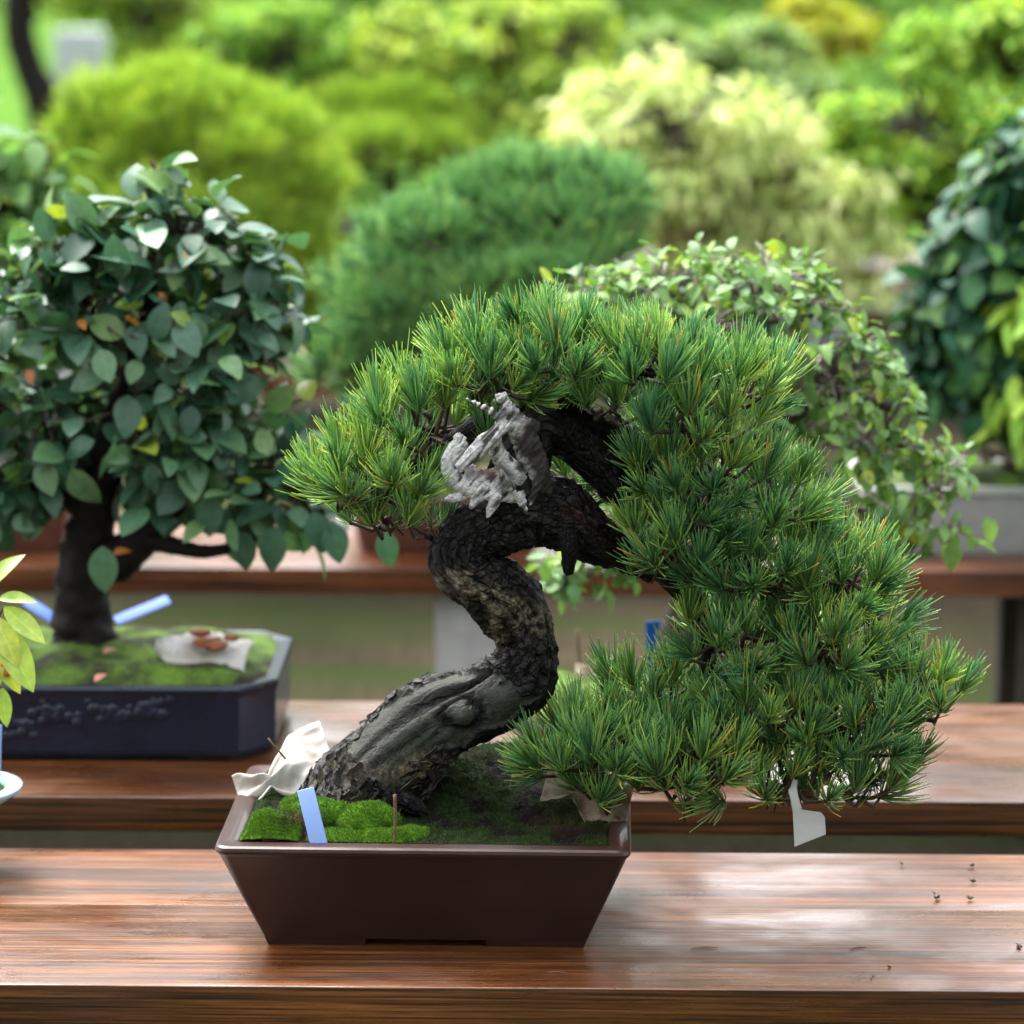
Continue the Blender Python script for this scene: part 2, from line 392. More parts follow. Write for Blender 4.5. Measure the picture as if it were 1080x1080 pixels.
sd = Vector((math.sin(SUN_AZ) * math.cos(SUN_EL), math.cos(SUN_AZ) * math.cos(SUN_EL), math.sin(SUN_EL)))
sun.rotation_euler = sd.to_track_quat('Z', 'Y').to_euler(); sun.location = (0, 0, 8)
S.view_settings.view_transform = 'Standard'; S.view_settings.look = 'None'; S.view_settings.exposure = 2.5; S.view_settings.gamma = 1.0
S.cycles.use_denoising = True; S.cycles.max_bounces = 8; S.cycles.diffuse_bounces = 4; S.cycles.transmission_bounces = 6; S.cycles.sample_clamp_indirect = 4.0

# ------------------------------------------------------------------ ground and lawn
def ground_mat():
    m, nt, out = newmat('damp_earth'); v = mapping(nt, rnd_off=False)
    n1 = noise_n(nt, v, 1.3, 6).outputs['Fac']; n2 = noise_n(nt, v, 45, 6).outputs['Fac']
    c = ramp(nt, n2, [(0.3, (.016, .012, .0075)), (0.55, (.034, .027, .017)), (0.75, (.055, .045, .031))]).outputs[0]
    mo = mapping(nt, (0.35, 4.2, 1), rnd_off=False); ms = noise_n(nt, mo, 1.0, 4).outputs['Fac']
    c = mixc(nt, ramp(nt, ms, [(0.46, (0, 0, 0)), (0.60, (.85, .85, .85))]).outputs[0], c, (.018, .030, .007))
    c = mixc(nt, 1.0, c, ramp(nt, n1, [(0.3, (.7, .7, .7)), (0.7, (1.2, 1.2, 1.2))]).outputs[0], 'MULTIPLY')
    principled(nt, out, c, 0.95, 0.03, bump(nt, n2, 0.6, 0.01)); return m
def grid(x0, x1, y0, y1, nx, ny, zf):
    X, Y = np.meshgrid(np.linspace(x0, x1, nx + 1), np.linspace(y0, y1, ny + 1))
    V = np.stack([X.ravel(), Y.ravel(), zf(X.ravel(), Y.ravel())], 1); i = np.arange(ny)[:, None] * (nx + 1) + np.arange(nx)[None]
    return V, np.stack([i, i + 1, i + nx + 2, i + nx + 1], -1).reshape(-1, 4)
tag(mk('ground', grid(-400, 400, -60, 900, 8, 8, lambda x, y: 0 * x), ground_mat()), kind='structure')
M['lawn'] = plain('lawn_green', (.06, .125, .022), 0.95, 0.0, 0.3, 3, 0.01)
tag(mk('lawn', grid(-30, 30, 12.5, 90, 4, 4, lambda x, y: 0 * x + 0.004), M['lawn']), kind='structure')

# ------------------------------------------------------------------ benches
YAW = rad(-1.1)
def bench(label, yf, yb, supports, mat, length=4.4, th=0.046):
    t = thing('bench', label, 'bench', (0, (yf + yb) / 2, 0), YAW, 'long timber display benches')
    d = yb - yf; gap = 0.002; wd = [d * 0.555, d * 0.445 - gap]; y = -d / 2
    for k in range(2):
        o = mk('plank', rbox((0, 0, 0), (length + (0.03 if k else 0), wd[k], th), 0.0018, 3), mat, t, local=True)
        o.location = (0.02 * k, y + wd[k] / 2, BZ - th / 2 - 0.0015 * k); y += wd[k] + gap
    for (px, kind) in supports:
        if kind == 'post':
            o = mk('leg', rbox((px, -d / 2 + .10, (BZ - th - .002) / 2), (.07, .08, BZ - th - .002), .004), M['leg'], t, local=True)
            mk('leg', rbox((px, d / 2 - .10, (BZ - th - .002) / 2), (.07, .08, BZ - th - .002), .004), M['leg'], t, local=True)
    return t
def d_at(py, z=BZ): return onz(540, py, z)[1]
YF1, YB1 = d_at(1042), d_at(896.5); YF2, YB2 = d_at(843), d_at(739); YF3, YB3 = d_at(600), d_at(600) + .46
bench('wet brown timber bench carrying the large pine in the brown pot', YF1, YB1, [(-1.6, 'post'), (1.6, 'post')], M['wood'])
bench('wet timber bench under the navy pot, between the front bench and the red-brown one', YF2, YB2, [(-1.6, 'post'), (1.6, 'post')], M['wood'])
xl = at(1076, 690, YF3 + .1)[0] + .035
bench('red-brown timber bench resting on a concrete block and a dark post', YF3, YB3, [(xl, 'post')], M['wood_far'])
bench('shaded timber bench under the yellow-green pine and pale maple', 6.75, 7.25, [(-1.8, 'post'), (1.8, 'post')], M['wood_far'], 5.6)
bench('farthest timber bench, hidden under the rearmost bonsai', 8.9, 9.4, [(-2, 'post'), (2, 'post')], M['wood_far'], 6.4)
xb = at(459, 690, YF3 + .05)[0]
cb = rbox((xb + .075, YF3 + .20, (BZ - .05) / 2), (.15, .30, BZ - .05), .006)
tag(mk('concrete_block', cb, M['concrete']), 'pale concrete block standing under the red-brown bench behind the pine trunk', 'block')

# ------------------------------------------------------------------ pots
def rring(hw, hd, cr, n=6, chamfer=False):
    pts = []
    cr = min(cr, hw * .98, hd * .98)
    for sx, sy, a0 in ((1, -1, -90), (1, 1, 0), (-1, 1, 90), (-1, -1, 180)):
        cx, cy = sx * (hw - cr), sy * (hd - cr)
        if chamfer:
            a, b = rad(a0), rad(a0 + 90); pa = np.array([cx + cr * math.cos(a), cy + cr * math.sin(a)]); pb = np.array([cx + cr * math.cos(b), cy + cr * math.sin(b)])
            for k in range(n): t = k / (n - 1); pts.append(tuple(pa * (1 - t) + pb * t))
        else:
            for k in range(n):
                a = rad(a0 + 90 * k / (n - 1)); pts.append((cx + cr * math.cos(a), cy + cr * math.sin(a)))
    return np.array(pts)
def pot_geo(w, d, prof, cr=0.012, n=6, chamfer=False):
    """prof: list of (inset from the outer rim, z)"""
    rings = []
    for ins, z in prof:
        p = rring(w / 2 - ins, d / 2 - ins, max(cr - ins * .3, .003), n, chamfer); rings.append(np.column_stack([p, np.full(len(p), z)]))
    m = len(rings[0]); V = np.concatenate(rings); F = []
    for i in range(len(rings) - 1):
        for j in range(m): F.append([i * m + j, i * m + (j + 1) % m, (i + 1) * m + (j + 1) % m, (i + 1) * m + j])
    F.append(list(range(m))[::-1]); F.append([(len(rings) - 1) * m + j for j in range(m)])
    return V, F
def bench_z(x=0): return BZ
def soil_disc(w, d, z, mound, mat, parent, n=28, cr=.02):
    """mossy soil filling a pot, in the pot's own frame"""
    u = np.linspace(-1, 1, n + 1); X, Y = np.meshgrid(u, u); a = 1 - np.maximum(np.abs(X), np.abs(Y)) ** 4
    zz = z + mound * a + np.array([noise.noise(Vector((x * 4 + z * 9, y * 4 + w * 31, 0.3))) for x, y in zip(X.ravel(), Y.ravel())]).reshape(X.shape) * mound * .5 * a
    V = np.stack([X.ravel() * w / 2, Y.ravel() * d / 2, zz.ravel()], 1); i = np.arange(n)[:, None] * (n + 1) + np.arange(n)[None]
    return mk('moss', (V, np.stack([i, i + 1, i + n + 2, i + n + 1], -1).reshape(-1, 4)), mat, parent, local=True)

def moss_mat():
    m, nt, out = newmat('moss_and_soil'); v = mapping(nt)
    n = noise_n(nt, v, 22, 5).outputs['Fac']; f = noise_n(nt, v, 420, 3).outputs['Fac']
    c = ramp(nt, n, [(0.36, (.018, .014, .008)), (0.46, (.045, .075, .012)), (0.64, (.11, .20, .02))]).outputs[0]
    c = mixc(nt, 1.0, c, ramp(nt, f, [(0.3, (.45, .45, .45)), (0.65, (1.3, 1.3, 1.3))]).outputs[0], 'MULTIPLY')
    principled(nt, out, c, 0.8, 0.2, bump(nt, f, 0.9, 0.004)); return m
M['moss'] = moss_mat()

# ================================================================== THE MAIN PINE
YP0 = onz(452, 999, BZ)[1]                                  # front of the pot's foot
PW, PD, PH, INS = .446, .302, .1275, .047                   # rim width, depth, height, taper
pz = BZ
pc = onz(452, 999, BZ); PX, PY = pc[0], YP0 - INS + PD / 2
pine = thing('bonsai_pine', 'large pine bonsai with twisted black trunk in a brown pot on the front bench', 'bonsai', (PX, PY, BZ), rad(-2.0))
prof = [(INS + .004, .008), (INS, .009), (INS * .55, .062), (.0045, PH - .012), (.003, PH - .0105), (.001, PH - .008), (0, PH - .005), (.0012, PH - .0018), (.004, PH), (.021, PH - .0008), (.0245, PH - .003), (.027, PH - .02), (.034, PH - .04)]
pot = mk('pot', pot_geo(PW, PD, prof, .014, 8), M['clay'], pine, local=True)
bw = PW / 2 - INS
for sx in (-1, 1):
    yo, zt, tp_ = PD / 2 - INS - .0004, .0093, .0034; xo, xi = bw - .0004, bw - .110
    Vf_ = []
    for zz_, dd in ((zt, 0), (0, tp_)): Vf_ += [(sx * xi, -yo + dd, zz_), (sx * (xo - dd), -yo + dd, zz_), (sx * (xo - dd), yo - dd, zz_), (sx * xi, yo - dd, zz_)]
    Ff_ = [[0, 1, 2, 3], [7, 6, 5, 4], [0, 4, 5, 1], [1, 5, 6, 2], [2, 6, 7, 3], [3, 7, 4, 0]]
    if sx < 0: Ff_ = [f[::-1] for f in Ff_]
    mk('foot', (Vf_, [f[::-1] for f in Ff_]), M['clay'], pot, smooth=False, local=True)

# soil surface (world space): a dark mound round the roots, bright moss cushions front left
RIMZ = BZ + PH
def w2(px, py, z=RIMZ): p = onz(px, py, z); return p[0], p[1]
cushions = [(285, 882, .036, .026, .029), (338, 868, .030, .026, .028), (388, 872, .038, .026, .028), (318, 852, .026, .026, .014), (432, 880, .022, .02, .008), (352, 884, .03, .016, .010), (402, 884, .03, .016, .010)]
mounds = [(485, 832, .075, .055, .036), (535, 815, .055, .05, .034), (440, 840, .06, .05, .012), (600, 850, .05, .04, .008)]
ca, sa = math.cos(rad(-2)), math.sin(rad(-2))
def soil_h(x, y):
    h = np.zeros_like(x); moss = np.zeros_like(x)
    for (px, py, rx, ry, hh) in mounds:
        cx, cy = w2(px, py); h = h + hh * np.exp(-(((x - cx) / rx) ** 2 + ((y - cy) / ry) ** 2))
    for (px, py, rx, ry, hh) in cushions:
        cx, cy = w2(px, py); q = np.maximum(0, 1 - ((x - cx) / rx) ** 2 - ((y - cy) / ry) ** 2); h = np.maximum(h, h * .6 + hh * np.sqrt(q) * (q > 0)); moss = np.maximum(moss, np.minimum(1, q * 6 * (1 + .0 * q)))
    return h, moss
nx, ny = 230, 150
hw, hd = PW / 2 - .0255, PD / 2 - .0255
U, Vv = np.meshgrid(np.linspace(-hw, hw, nx + 1), np.linspace(-hd, hd, ny + 1))
wx = PX + U.ravel() * ca - Vv.ravel() * sa; wy = PY + U.ravel() * sa + Vv.ravel() * ca
h, mossA = soil_h(wx, wy)
edge = np.minimum(1, np.minimum(hw - np.abs(U.ravel()), hd - np.abs(Vv.ravel())) / .012)
lump = np.array([noise.fractal(Vector((x * 55, y * 55, 0)), 0.9, 2.1, 5) for x, y in zip(wx, wy)])
lump2 = np.array([noise.noise(Vector((x * 300, y * 300, 2))) for x, y in zip(wx, wy)])
patch = np.array([noise.noise(Vector((x * 26, y * 26, 7))) for x, y in zip(wx, wy)])
wz = RIMZ - .0015 + h * np.clip(edge, 0.15, 1) + (lump * .0062 + lump2 * .0020) * edge * (1 - .6 * mossA)
ppx, ppy = proj(np.stack([wx, wy, wz], 1))
dullmoss = np.clip((patch + .22) * 3, 0, 1) * .9
brown = np.exp(-(((ppx - 315) / 26) ** 2 + ((ppy - 863) / 11) ** 2)) + .9 * np.exp(-(((ppx - 600) / 40) ** 2 + ((ppy - 868) / 10) ** 2))
mossA = np.clip(np.maximum(mossA, 0) * (1 - brown), 0, 1)
def soil_mat():
    m, nt, out = newmat('potting_soil'); v = mapping(nt, rnd_off=False)
    f = noise_n(nt, v, 420, 4, .7).outputs['Fac']; g = noise_n(nt, v, 90, 5).outputs['Fac']
    soil = ramp(nt, f, [(0.3, (.0015, .0012, .001)), (0.6, (.007, .005, .0035)), (0.8, (.022, .016, .011))]).outputs[0]
    dull = ramp(nt, f, [(0.3, (.004, .009, .002)), (0.65, (.018, .036, .006))]).outputs[0]
    c = mixc(nt, attr(nt, 'dull'), soil, dull)
    br = ramp(nt, f, [(0.3, (.012, .006, .003)), (0.7, (.07, .034, .016))]).outputs[0]
    c = mixc(nt, attr(nt, 'brown'), c, br)
    ms = ramp(nt, g, [(0.35, (.035, .10, .004)), (0.65, (.10, .24, .008))]).outputs[0]
    c = mixc(nt, attr(nt, 'moss'), c, ms)
    principled(nt, out, c, 0.85, 0.12, bump(nt, f, 1.0, 0.005)); return m
ii = np.arange(ny)[:, None] * (nx + 1) + np.arange(nx)[None]
soil = mk('soil', (np.stack([wx, wy, wz], 1), np.stack([ii, ii + 1, ii + nx + 2, ii + nx + 1], -1).reshape(-1, 4)), soil_mat(), pine,
          attrs={'moss': mossA, 'dull': dullmoss, 'brown': np.clip(brown, 0, 1)})
# moss fibres
pr = mossA + .30 * dullmoss; pr = pr / pr.sum(); k = R.choice(len(wx), 30000, p=pr)
bs = np.stack([wx[k], wy[k], wz[k] - .0006], 1) + np.column_stack([R.normal(size=(30000, 2)) * .0009, np.zeros(30000)])
nn = np.array([0, 0, 1.0]) + R.normal(size=(30000, 3)) * .55
g = needle_geo(bs, nrm(nn), R.uniform(.0018, .0042, 30000), .00042, np.zeros((30000, 3)), seg=1, tone=np.clip(R.normal(.22, .12, 30000) + .38 * mossA[k] * R.uniform(.5, 1.3, 30000), 0, 1))
M['mossf'] = leaf_mat('moss_fibres', [(0, (.008, .020, .003)), (.22, (.020, .052, .004)), (.55, (.085, .22, .008)), (1, (.22, .37, .03))], 0.6, 0.3, 0.3, (1.1, 1.1, .5), None, [(0, (.5, .5, .5)), (1, (1.2, 1.2, 1.2))])
mk('moss', g[:2], M['mossf'], soil, attrs=g[2])
# crumbs of soil and dead needles on the dark part
nb = 700; k = R.choice(len(wx), nb, p=(1 - mossA) / (1 - mossA).sum())
cr_ = needle_geo(np.stack([wx[k], wy[k], wz[k] + .0004], 1), nrm(np.column_stack([R.normal(size=(nb, 2)), R.normal(size=nb) * .3])), R.uniform(.003, .014, nb), .0004, np.zeros((nb, 3)), seg=1, tone=R.uniform(0, 1, nb))
M['litter'] = leaf_mat('needle_litter', [(0, (.006, .004, .003)), (.7, (.022, .013, .007)), (1, (.09, .06, .03))], .7, .3, .05, (1, 1, 1), None, [(0, (1, 1, 1)), (1, (1, 1, 1))])
tag(mk('needle_litter', cr_[:2], M['litter'], soil, attrs=cr_[2]), kind='stuff')

# ---- trunk: swept, bark displaced, bare wood on the lower front
YT = 3.045
TP = [(366, 868, 0, 60), (388, 828, 0, 53), (424, 788, 0, 48), (466, 757, 0, 43), (512, 739, 4, 41), (546, 716, 10, 39), (555, 680, 10, 36), (543, 646, 4, 37), (516, 618, -6, 39), (489, 592, -14, 37),
      (498, 566, -14, 33), (528, 549, -6, 38), (562, 537, 0, 43), (598, 547, 0, 36), (630, 569, 6, 27), (660, 584, 18, 19), (692, 600, 32, 13)]
def px_path(lst, Y0=YT):
    out = []
    for (px, py, dy, r) in lst:
        p = at(px, py, Y0 + dy / 1000.0); out.append([*p, r / ppm(p)])
    return np.array(out)
q = px_path(TP); q[:, 3] *= np.interp(np.arange(len(TP)), [0, 4, 6, 16], [1, .97, .92, .92]); NR, NS = 420, 120
Q = catmull(q, NR); P, rr = Q[:, :3], Q[:, 3]
T = nrm(np.gradient(P, axis=0)); fr = nrm(np.array([0, -1, .34]))
A = nrm(fr - (T @ fr)[:, None] * T); B = np.cross(A, T)                       # A faces the viewer, B the upper/left side
# B should point up-left on the lower trunk
if (B[60] @ np.array([-.6, 0, .8])) < 0: B = -B
ph = np.linspace(-math.pi, math.pi, NS, endpoint=False)
u = np.linspace(0, len(TP) - 1, NR)
PHI, UU = np.meshgrid(ph, u)
base = P[:, None] + rr[:, None, None] * (np.cos(PHI)[..., None] * A[:, None] + np.sin(PHI)[..., None] * B[:, None])
nl = np.array([[noise.noise(Vector((UU[i, j] * .9, math.cos(PHI[i, j]) * 1.1, math.sin(PHI[i, j]) * 1.1 + 5))) for j in range(NS)] for i in range(NR)])
pos = base.reshape(-1, 3)
n1 = np.array([noise.ridged_multi_fractal(Vector((a_ * 1.15 + .25 * math.sin(b_ * 3), math.cos(b_) * 2.6, math.sin(b_) * 2.6)), 0.85, 2.2, 6, 1.0, 2.0) for a_, b_ in zip(UU.ravel(), PHI.ravel())]).reshape(NR, NS)
n2 = np.array([noise.fractal(Vector((UU.ravel()[i] * 2.0, PHI.ravel()[i] * 3.2, 1.0)), 0.8, 2.2, 5) for i in range(len(pos))]).reshape(NR, NS)
n3 = np.array([noise.fractal(Vector(p * 140), 0.8, 2.1, 3) for p in pos]).reshape(NR, NS)
def sm(x, a, b): t = np.clip((x - a) / (b - a), 0, 1); return t * t * (3 - 2 * t)
wob = n2 * .35
bare = sm(PHI + wob * .6, -.95, -.75) * (1 - sm(PHI + wob, 1.15, 1.35)) * sm(UU + wob + .25 * np.sin(PHI * 4), 1.1, 1.3) * (1 - sm(UU + .5 * PHI + wob * 1.5, 4.6, 5.0))
gw = .6 + .8 * np.clip(.5 + nl * 1.2 + n2 * .4, 0, 1)
g1c = .50 + .16 * np.sin(UU * 1.5 + .4) + .07 * (UU - 2) + .10 * nl
g2c = -.05 + .20 * np.sin(UU * 1.2 + .6) + .16 * (UU - 2.2) + .15 * nl
grv = np.exp(-((PHI - g1c) / (.13 * gw)) ** 2) * (.55 + .6 * sm(UU, 2.0, 3.6)) + .42 * np.exp(-((PHI - g2c) / (.09 * gw)) ** 2) * (1 - sm(UU, 2.6, 3.2))
grv = grv * bare * (1 - sm(UU, 4.6, 5.0))
kx = (UU - 3.45) / .34; ky = (PHI + .22) / .40; kd = np.sqrt(kx ** 2 + ky ** 2)
kd = kd * (1 + .35 * n2 + .25 * nl); knot = 1.5 / (1 + np.exp((kd - .72) * 9)) - .9 * np.exp(-((kd - 1.1) / .28) ** 2) + .5 * np.exp(-(kd / .25) ** 2)
barkd = (np.clip(n1, 0, 2.2) - .9) * .0034 + n2 * .0030 + n3 * .0016
disp = rr[:, None] * .13 * nl + (1 - bare) * barkd + bare * (n3 * .0004 + np.sin(PHI * 30 + nl * 5) * .00012 + n2 * .0004 - .002) - grv * .0075 + bare * knot * .006
# bark lip standing proud of the bare wood
lip = np.exp(-((bare - .35) / .25) ** 2) * (bare > .02) * (bare < .9); disp = disp + lip * .003
nv = np.cos(PHI)[..., None] * A[:, None] + np.sin(PHI)[..., None] * B[:, None]
TV = (base + nv * disp[..., None]).reshape(-1, 3)
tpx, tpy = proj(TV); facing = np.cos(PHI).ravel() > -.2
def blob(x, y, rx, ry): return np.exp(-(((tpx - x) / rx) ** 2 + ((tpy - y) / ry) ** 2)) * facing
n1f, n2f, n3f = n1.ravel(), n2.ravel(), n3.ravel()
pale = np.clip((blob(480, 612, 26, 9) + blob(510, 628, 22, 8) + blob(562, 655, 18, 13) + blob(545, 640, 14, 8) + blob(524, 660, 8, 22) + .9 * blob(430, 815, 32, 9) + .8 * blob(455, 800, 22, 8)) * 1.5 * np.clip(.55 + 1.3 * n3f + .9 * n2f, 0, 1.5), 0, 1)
red = np.clip((blob(612, 545, 20, 14) + .7 * blob(640, 575, 18, 16) + .5 * blob(560, 760, 16, 10)) * (.6 + n2f), 0, 1)
grey = np.clip(sm(n1f, 1.1, 1.8) * .55 + .6 * (sm(PHI.ravel(), 1.1, 1.3) * (1 - sm(UU.ravel(), 2.8, 3.6))), 0, 1)
def trunk_mat():
    m, nt, out = newmat('pine_bark'); v = mapping(nt, rnd_off=False)
    cb_ = N(nt, 'ShaderNodeCombineXYZ')
    for k_, a_ in enumerate(('along', 'acos', 'asin')): nt.links.new(attr(nt, a_), cb_.inputs[k_])
    wn = noise_n(nt, cb_.outputs[0], 1.3, 4); wadd = N(nt, 'ShaderNodeVectorMath', operation='MULTIPLY_ADD'); wadd.inputs[1].default_value = (.9, .9, .9)
    nt.links.new(wn.outputs['Color'], wadd.inputs[0]); nt.links.new(cb_.outputs[0], wadd.inputs[2])
    vo = N(nt, 'ShaderNodeTexVoronoi', feature='DISTANCE_TO_EDGE'); nt.links.new(wadd.outputs[0], vo.inputs['Vector']); vo.inputs['Scale'].default_value = 1.0
    vc = N(nt, 'ShaderNodeTexVoronoi'); nt.links.new(wadd.outputs[0], vc.inputs['Vector']); vc.inputs['Scale'].default_value = 1.0
    plate = ramp(nt, vo.outputs['Distance'], [(0.0, (0, 0, 0)), (0.16, (1, 1, 1))]).outputs[0]
    f = noise_n(nt, v, 260, 5, .65).outputs['Fac']; g = noise_n(nt, v, 45, 5).outputs['Fac']
    c = ramp(nt, f, [(0.3, (.0009, .0008, .0008)), (0.6, (.003, .0026, .0025)), (0.8, (.009, .0075, .007))]).outputs[0]
    c = mixc(nt, 1.0, c, ramp(nt, vc.outputs['Color'], [(0.2, (.6, .55, .55)), (0.8, (2.0, 1.75, 1.7))]).outputs[0], 'MULTIPLY')
    c = mixc(nt, attr(nt, 'grey'), c, ramp(nt, f, [(0.35, (.008, .007, .007)), (0.7, (.05, .043, .046))]).outputs[0])
    c = mixc(nt, attr(nt, 'red'), c, ramp(nt, f, [(0.3, (.008, .003, .003)), (0.7, (.045, .015, .014))]).outputs[0])
    c = mixc(nt, 1.0, c, ramp(nt, vo.outputs['Distance'], [(0.0, (.2, .2, .2)), (0.10, (1, 1, 1))]).outputs[0], 'MULTIPLY')
    bw_ = ramp(nt, g, [(0.32, (.012, .013, .009)), (0.68, (.046, .049, .037))]).outputs[0]
    bw_ = mixc(nt, 1.0, bw_, ramp(nt, f, [(0.3, (.7, .7, .7)), (0.7, (1.2, 1.2, 1.2))]).outputs[0], 'MULTIPLY')
    c = mixc(nt, attr(nt, 'bare'), c, bw_)
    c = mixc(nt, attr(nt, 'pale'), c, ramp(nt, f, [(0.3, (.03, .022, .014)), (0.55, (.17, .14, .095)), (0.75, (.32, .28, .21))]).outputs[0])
    ro = N(nt, 'ShaderNodeMapRange'); nt.links.new(g, ro.inputs[0]); ro.inputs[1].default_value = .3; ro.inputs[2].default_value = .7; ro.inputs[3].default_value = .36; ro.inputs[4].default_value = .62
    principled(nt, out, c, ro.outputs[0], 0.22, bump(nt, mixc(nt, attr(nt, 'bare'), plate, (1.0, 1.0, 1.0)), 0.85, 0.0035, bump(nt, f, 0.8, 0.0022))); return m
M['pinebark'] = trunk_mat()
fq = np.array([[i * NS + j, i * NS + (j + 1) % NS, (i + 1) * NS + (j + 1) % NS, (i + 1) * NS + j] for i in range(NR - 1) for j in range(NS)])
bareC = np.clip(bare.ravel() * (1 - .85 * np.clip(grv.ravel() * 1.2, 0, 1)) - .95 * np.exp(-((kd.ravel() - 1.05) / .32) ** 2) * bare.ravel() - .08 * np.clip(n2f, 0, 1), 0, 1)
trunk = mk('trunk', (TV, fq), M['pinebark'], pine, attrs={'bare': bareC, 'pale': pale, 'red': red, 'grey': grey, 'along': UU.ravel() * 2.6, 'acos': np.cos(PHI).ravel() * 4.0, 'asin': np.sin(PHI).ravel() * 4.0})

def limb(lst, name, parent, sides=28, n=90, amp=.0032, Y0=YT, mat='pinebark', attrs_extra=None):
    q = px_path(lst, Y0); V, F = tube(q[:, :3], q[:, 3], sides, n, front=fr)
    c = catmull(q, n)[:, :3]; cc = np.repeat(c, sides, 0); nv = nrm(V - cc)
    k = min(1.0, float(np.mean(q[:, 3])) / .016)
    d = np.array([(noise.ridged_multi_fractal(Vector((nv_[0] * 2.2 + cc_[0] * 16, nv_[1] * 2.2 + cc_[1] * 16, nv_[2] * 2.2 + cc_[2] * 16)), .85, 2.2, 5, 1, 2) - .9) * amp + noise.fractal(Vector(p * 150), .8, 2.1, 3) * .0011 for p, nv_, cc_ in zip(V, nv, cc)]) * k
    V = V + nv * d[:, None]; z = np.zeros(len(V))
    gr = np.clip((d / max(amp, 1e-6) - .3) * .5, 0, .5)
    return mk(name, (V, F), M[mat], parent, attrs={'bare': z, 'pale': z, 'red': z, 'grey': gr, 'along': np.repeat(np.linspace(0, len(lst) * 1.6, n), sides), 'acos': np.tile(np.cos(np.arange(sides) * 2 * math.pi / sides), n) * 2.2, 'asin': np.tile(np.sin(np.arange(sides) * 2 * math.pi / sides), n) * 2.2})
limb([(556, 545, 0, 34), (546, 512, -8, 33), (553, 478, -6, 30), (570, 452, 0, 25), (600, 462, 12, 23), (630, 488, 16, 22), (656, 514, 18, 20), (690, 524, 26, 15), (730, 515, 32, 10), (780, 520, 20, 6)], 'branch', trunk, 40, 150)
limb([(662, 520, 20, 17), (672, 496, 22, 16), (668, 472, 22, 15), (650, 455, 22, 14), (618, 440, 20, 12), (600, 420, 10, 10), (640, 395, 0, 8), (720, 395, 0, 5)], 'branch', trunk, 24, 110)
limb([(585, 455, 20, 14), (560, 440, 34, 12), (510, 445, 36, 10), (455, 480, 24, 8), (410, 505, 10, 5), (385, 510, 0, 3)], 'branch', trunk, 20, 90)
limb([(690, 600, 32, 12), (740, 602, 20, 9), (800, 604, 5, 7), (870, 620, 0, 4)], 'branch', trunk, 18, 70)
limb([(655, 580, 14, 20), (694, 598, 30, 14), (738, 645, 40, 12), (748, 700, 40, 10), (765, 745, 25, 9), (830, 770, 5, 6), (890, 772, 5, 4), (930, 765, 10, 2)], 'branch', trunk, 22, 110)
limb([(700, 700, 40, 9), (680, 740, 15, 7), (630, 785, -10, 5), (590, 800, -20, 3)], 'branch', trunk, 16, 60)
limb([(598, 560, -30, 12), (601, 580, -34, 9), (600, 600, -34, 6), (602, 606, -34, 3)], 'stub', trunk, 16, 30)

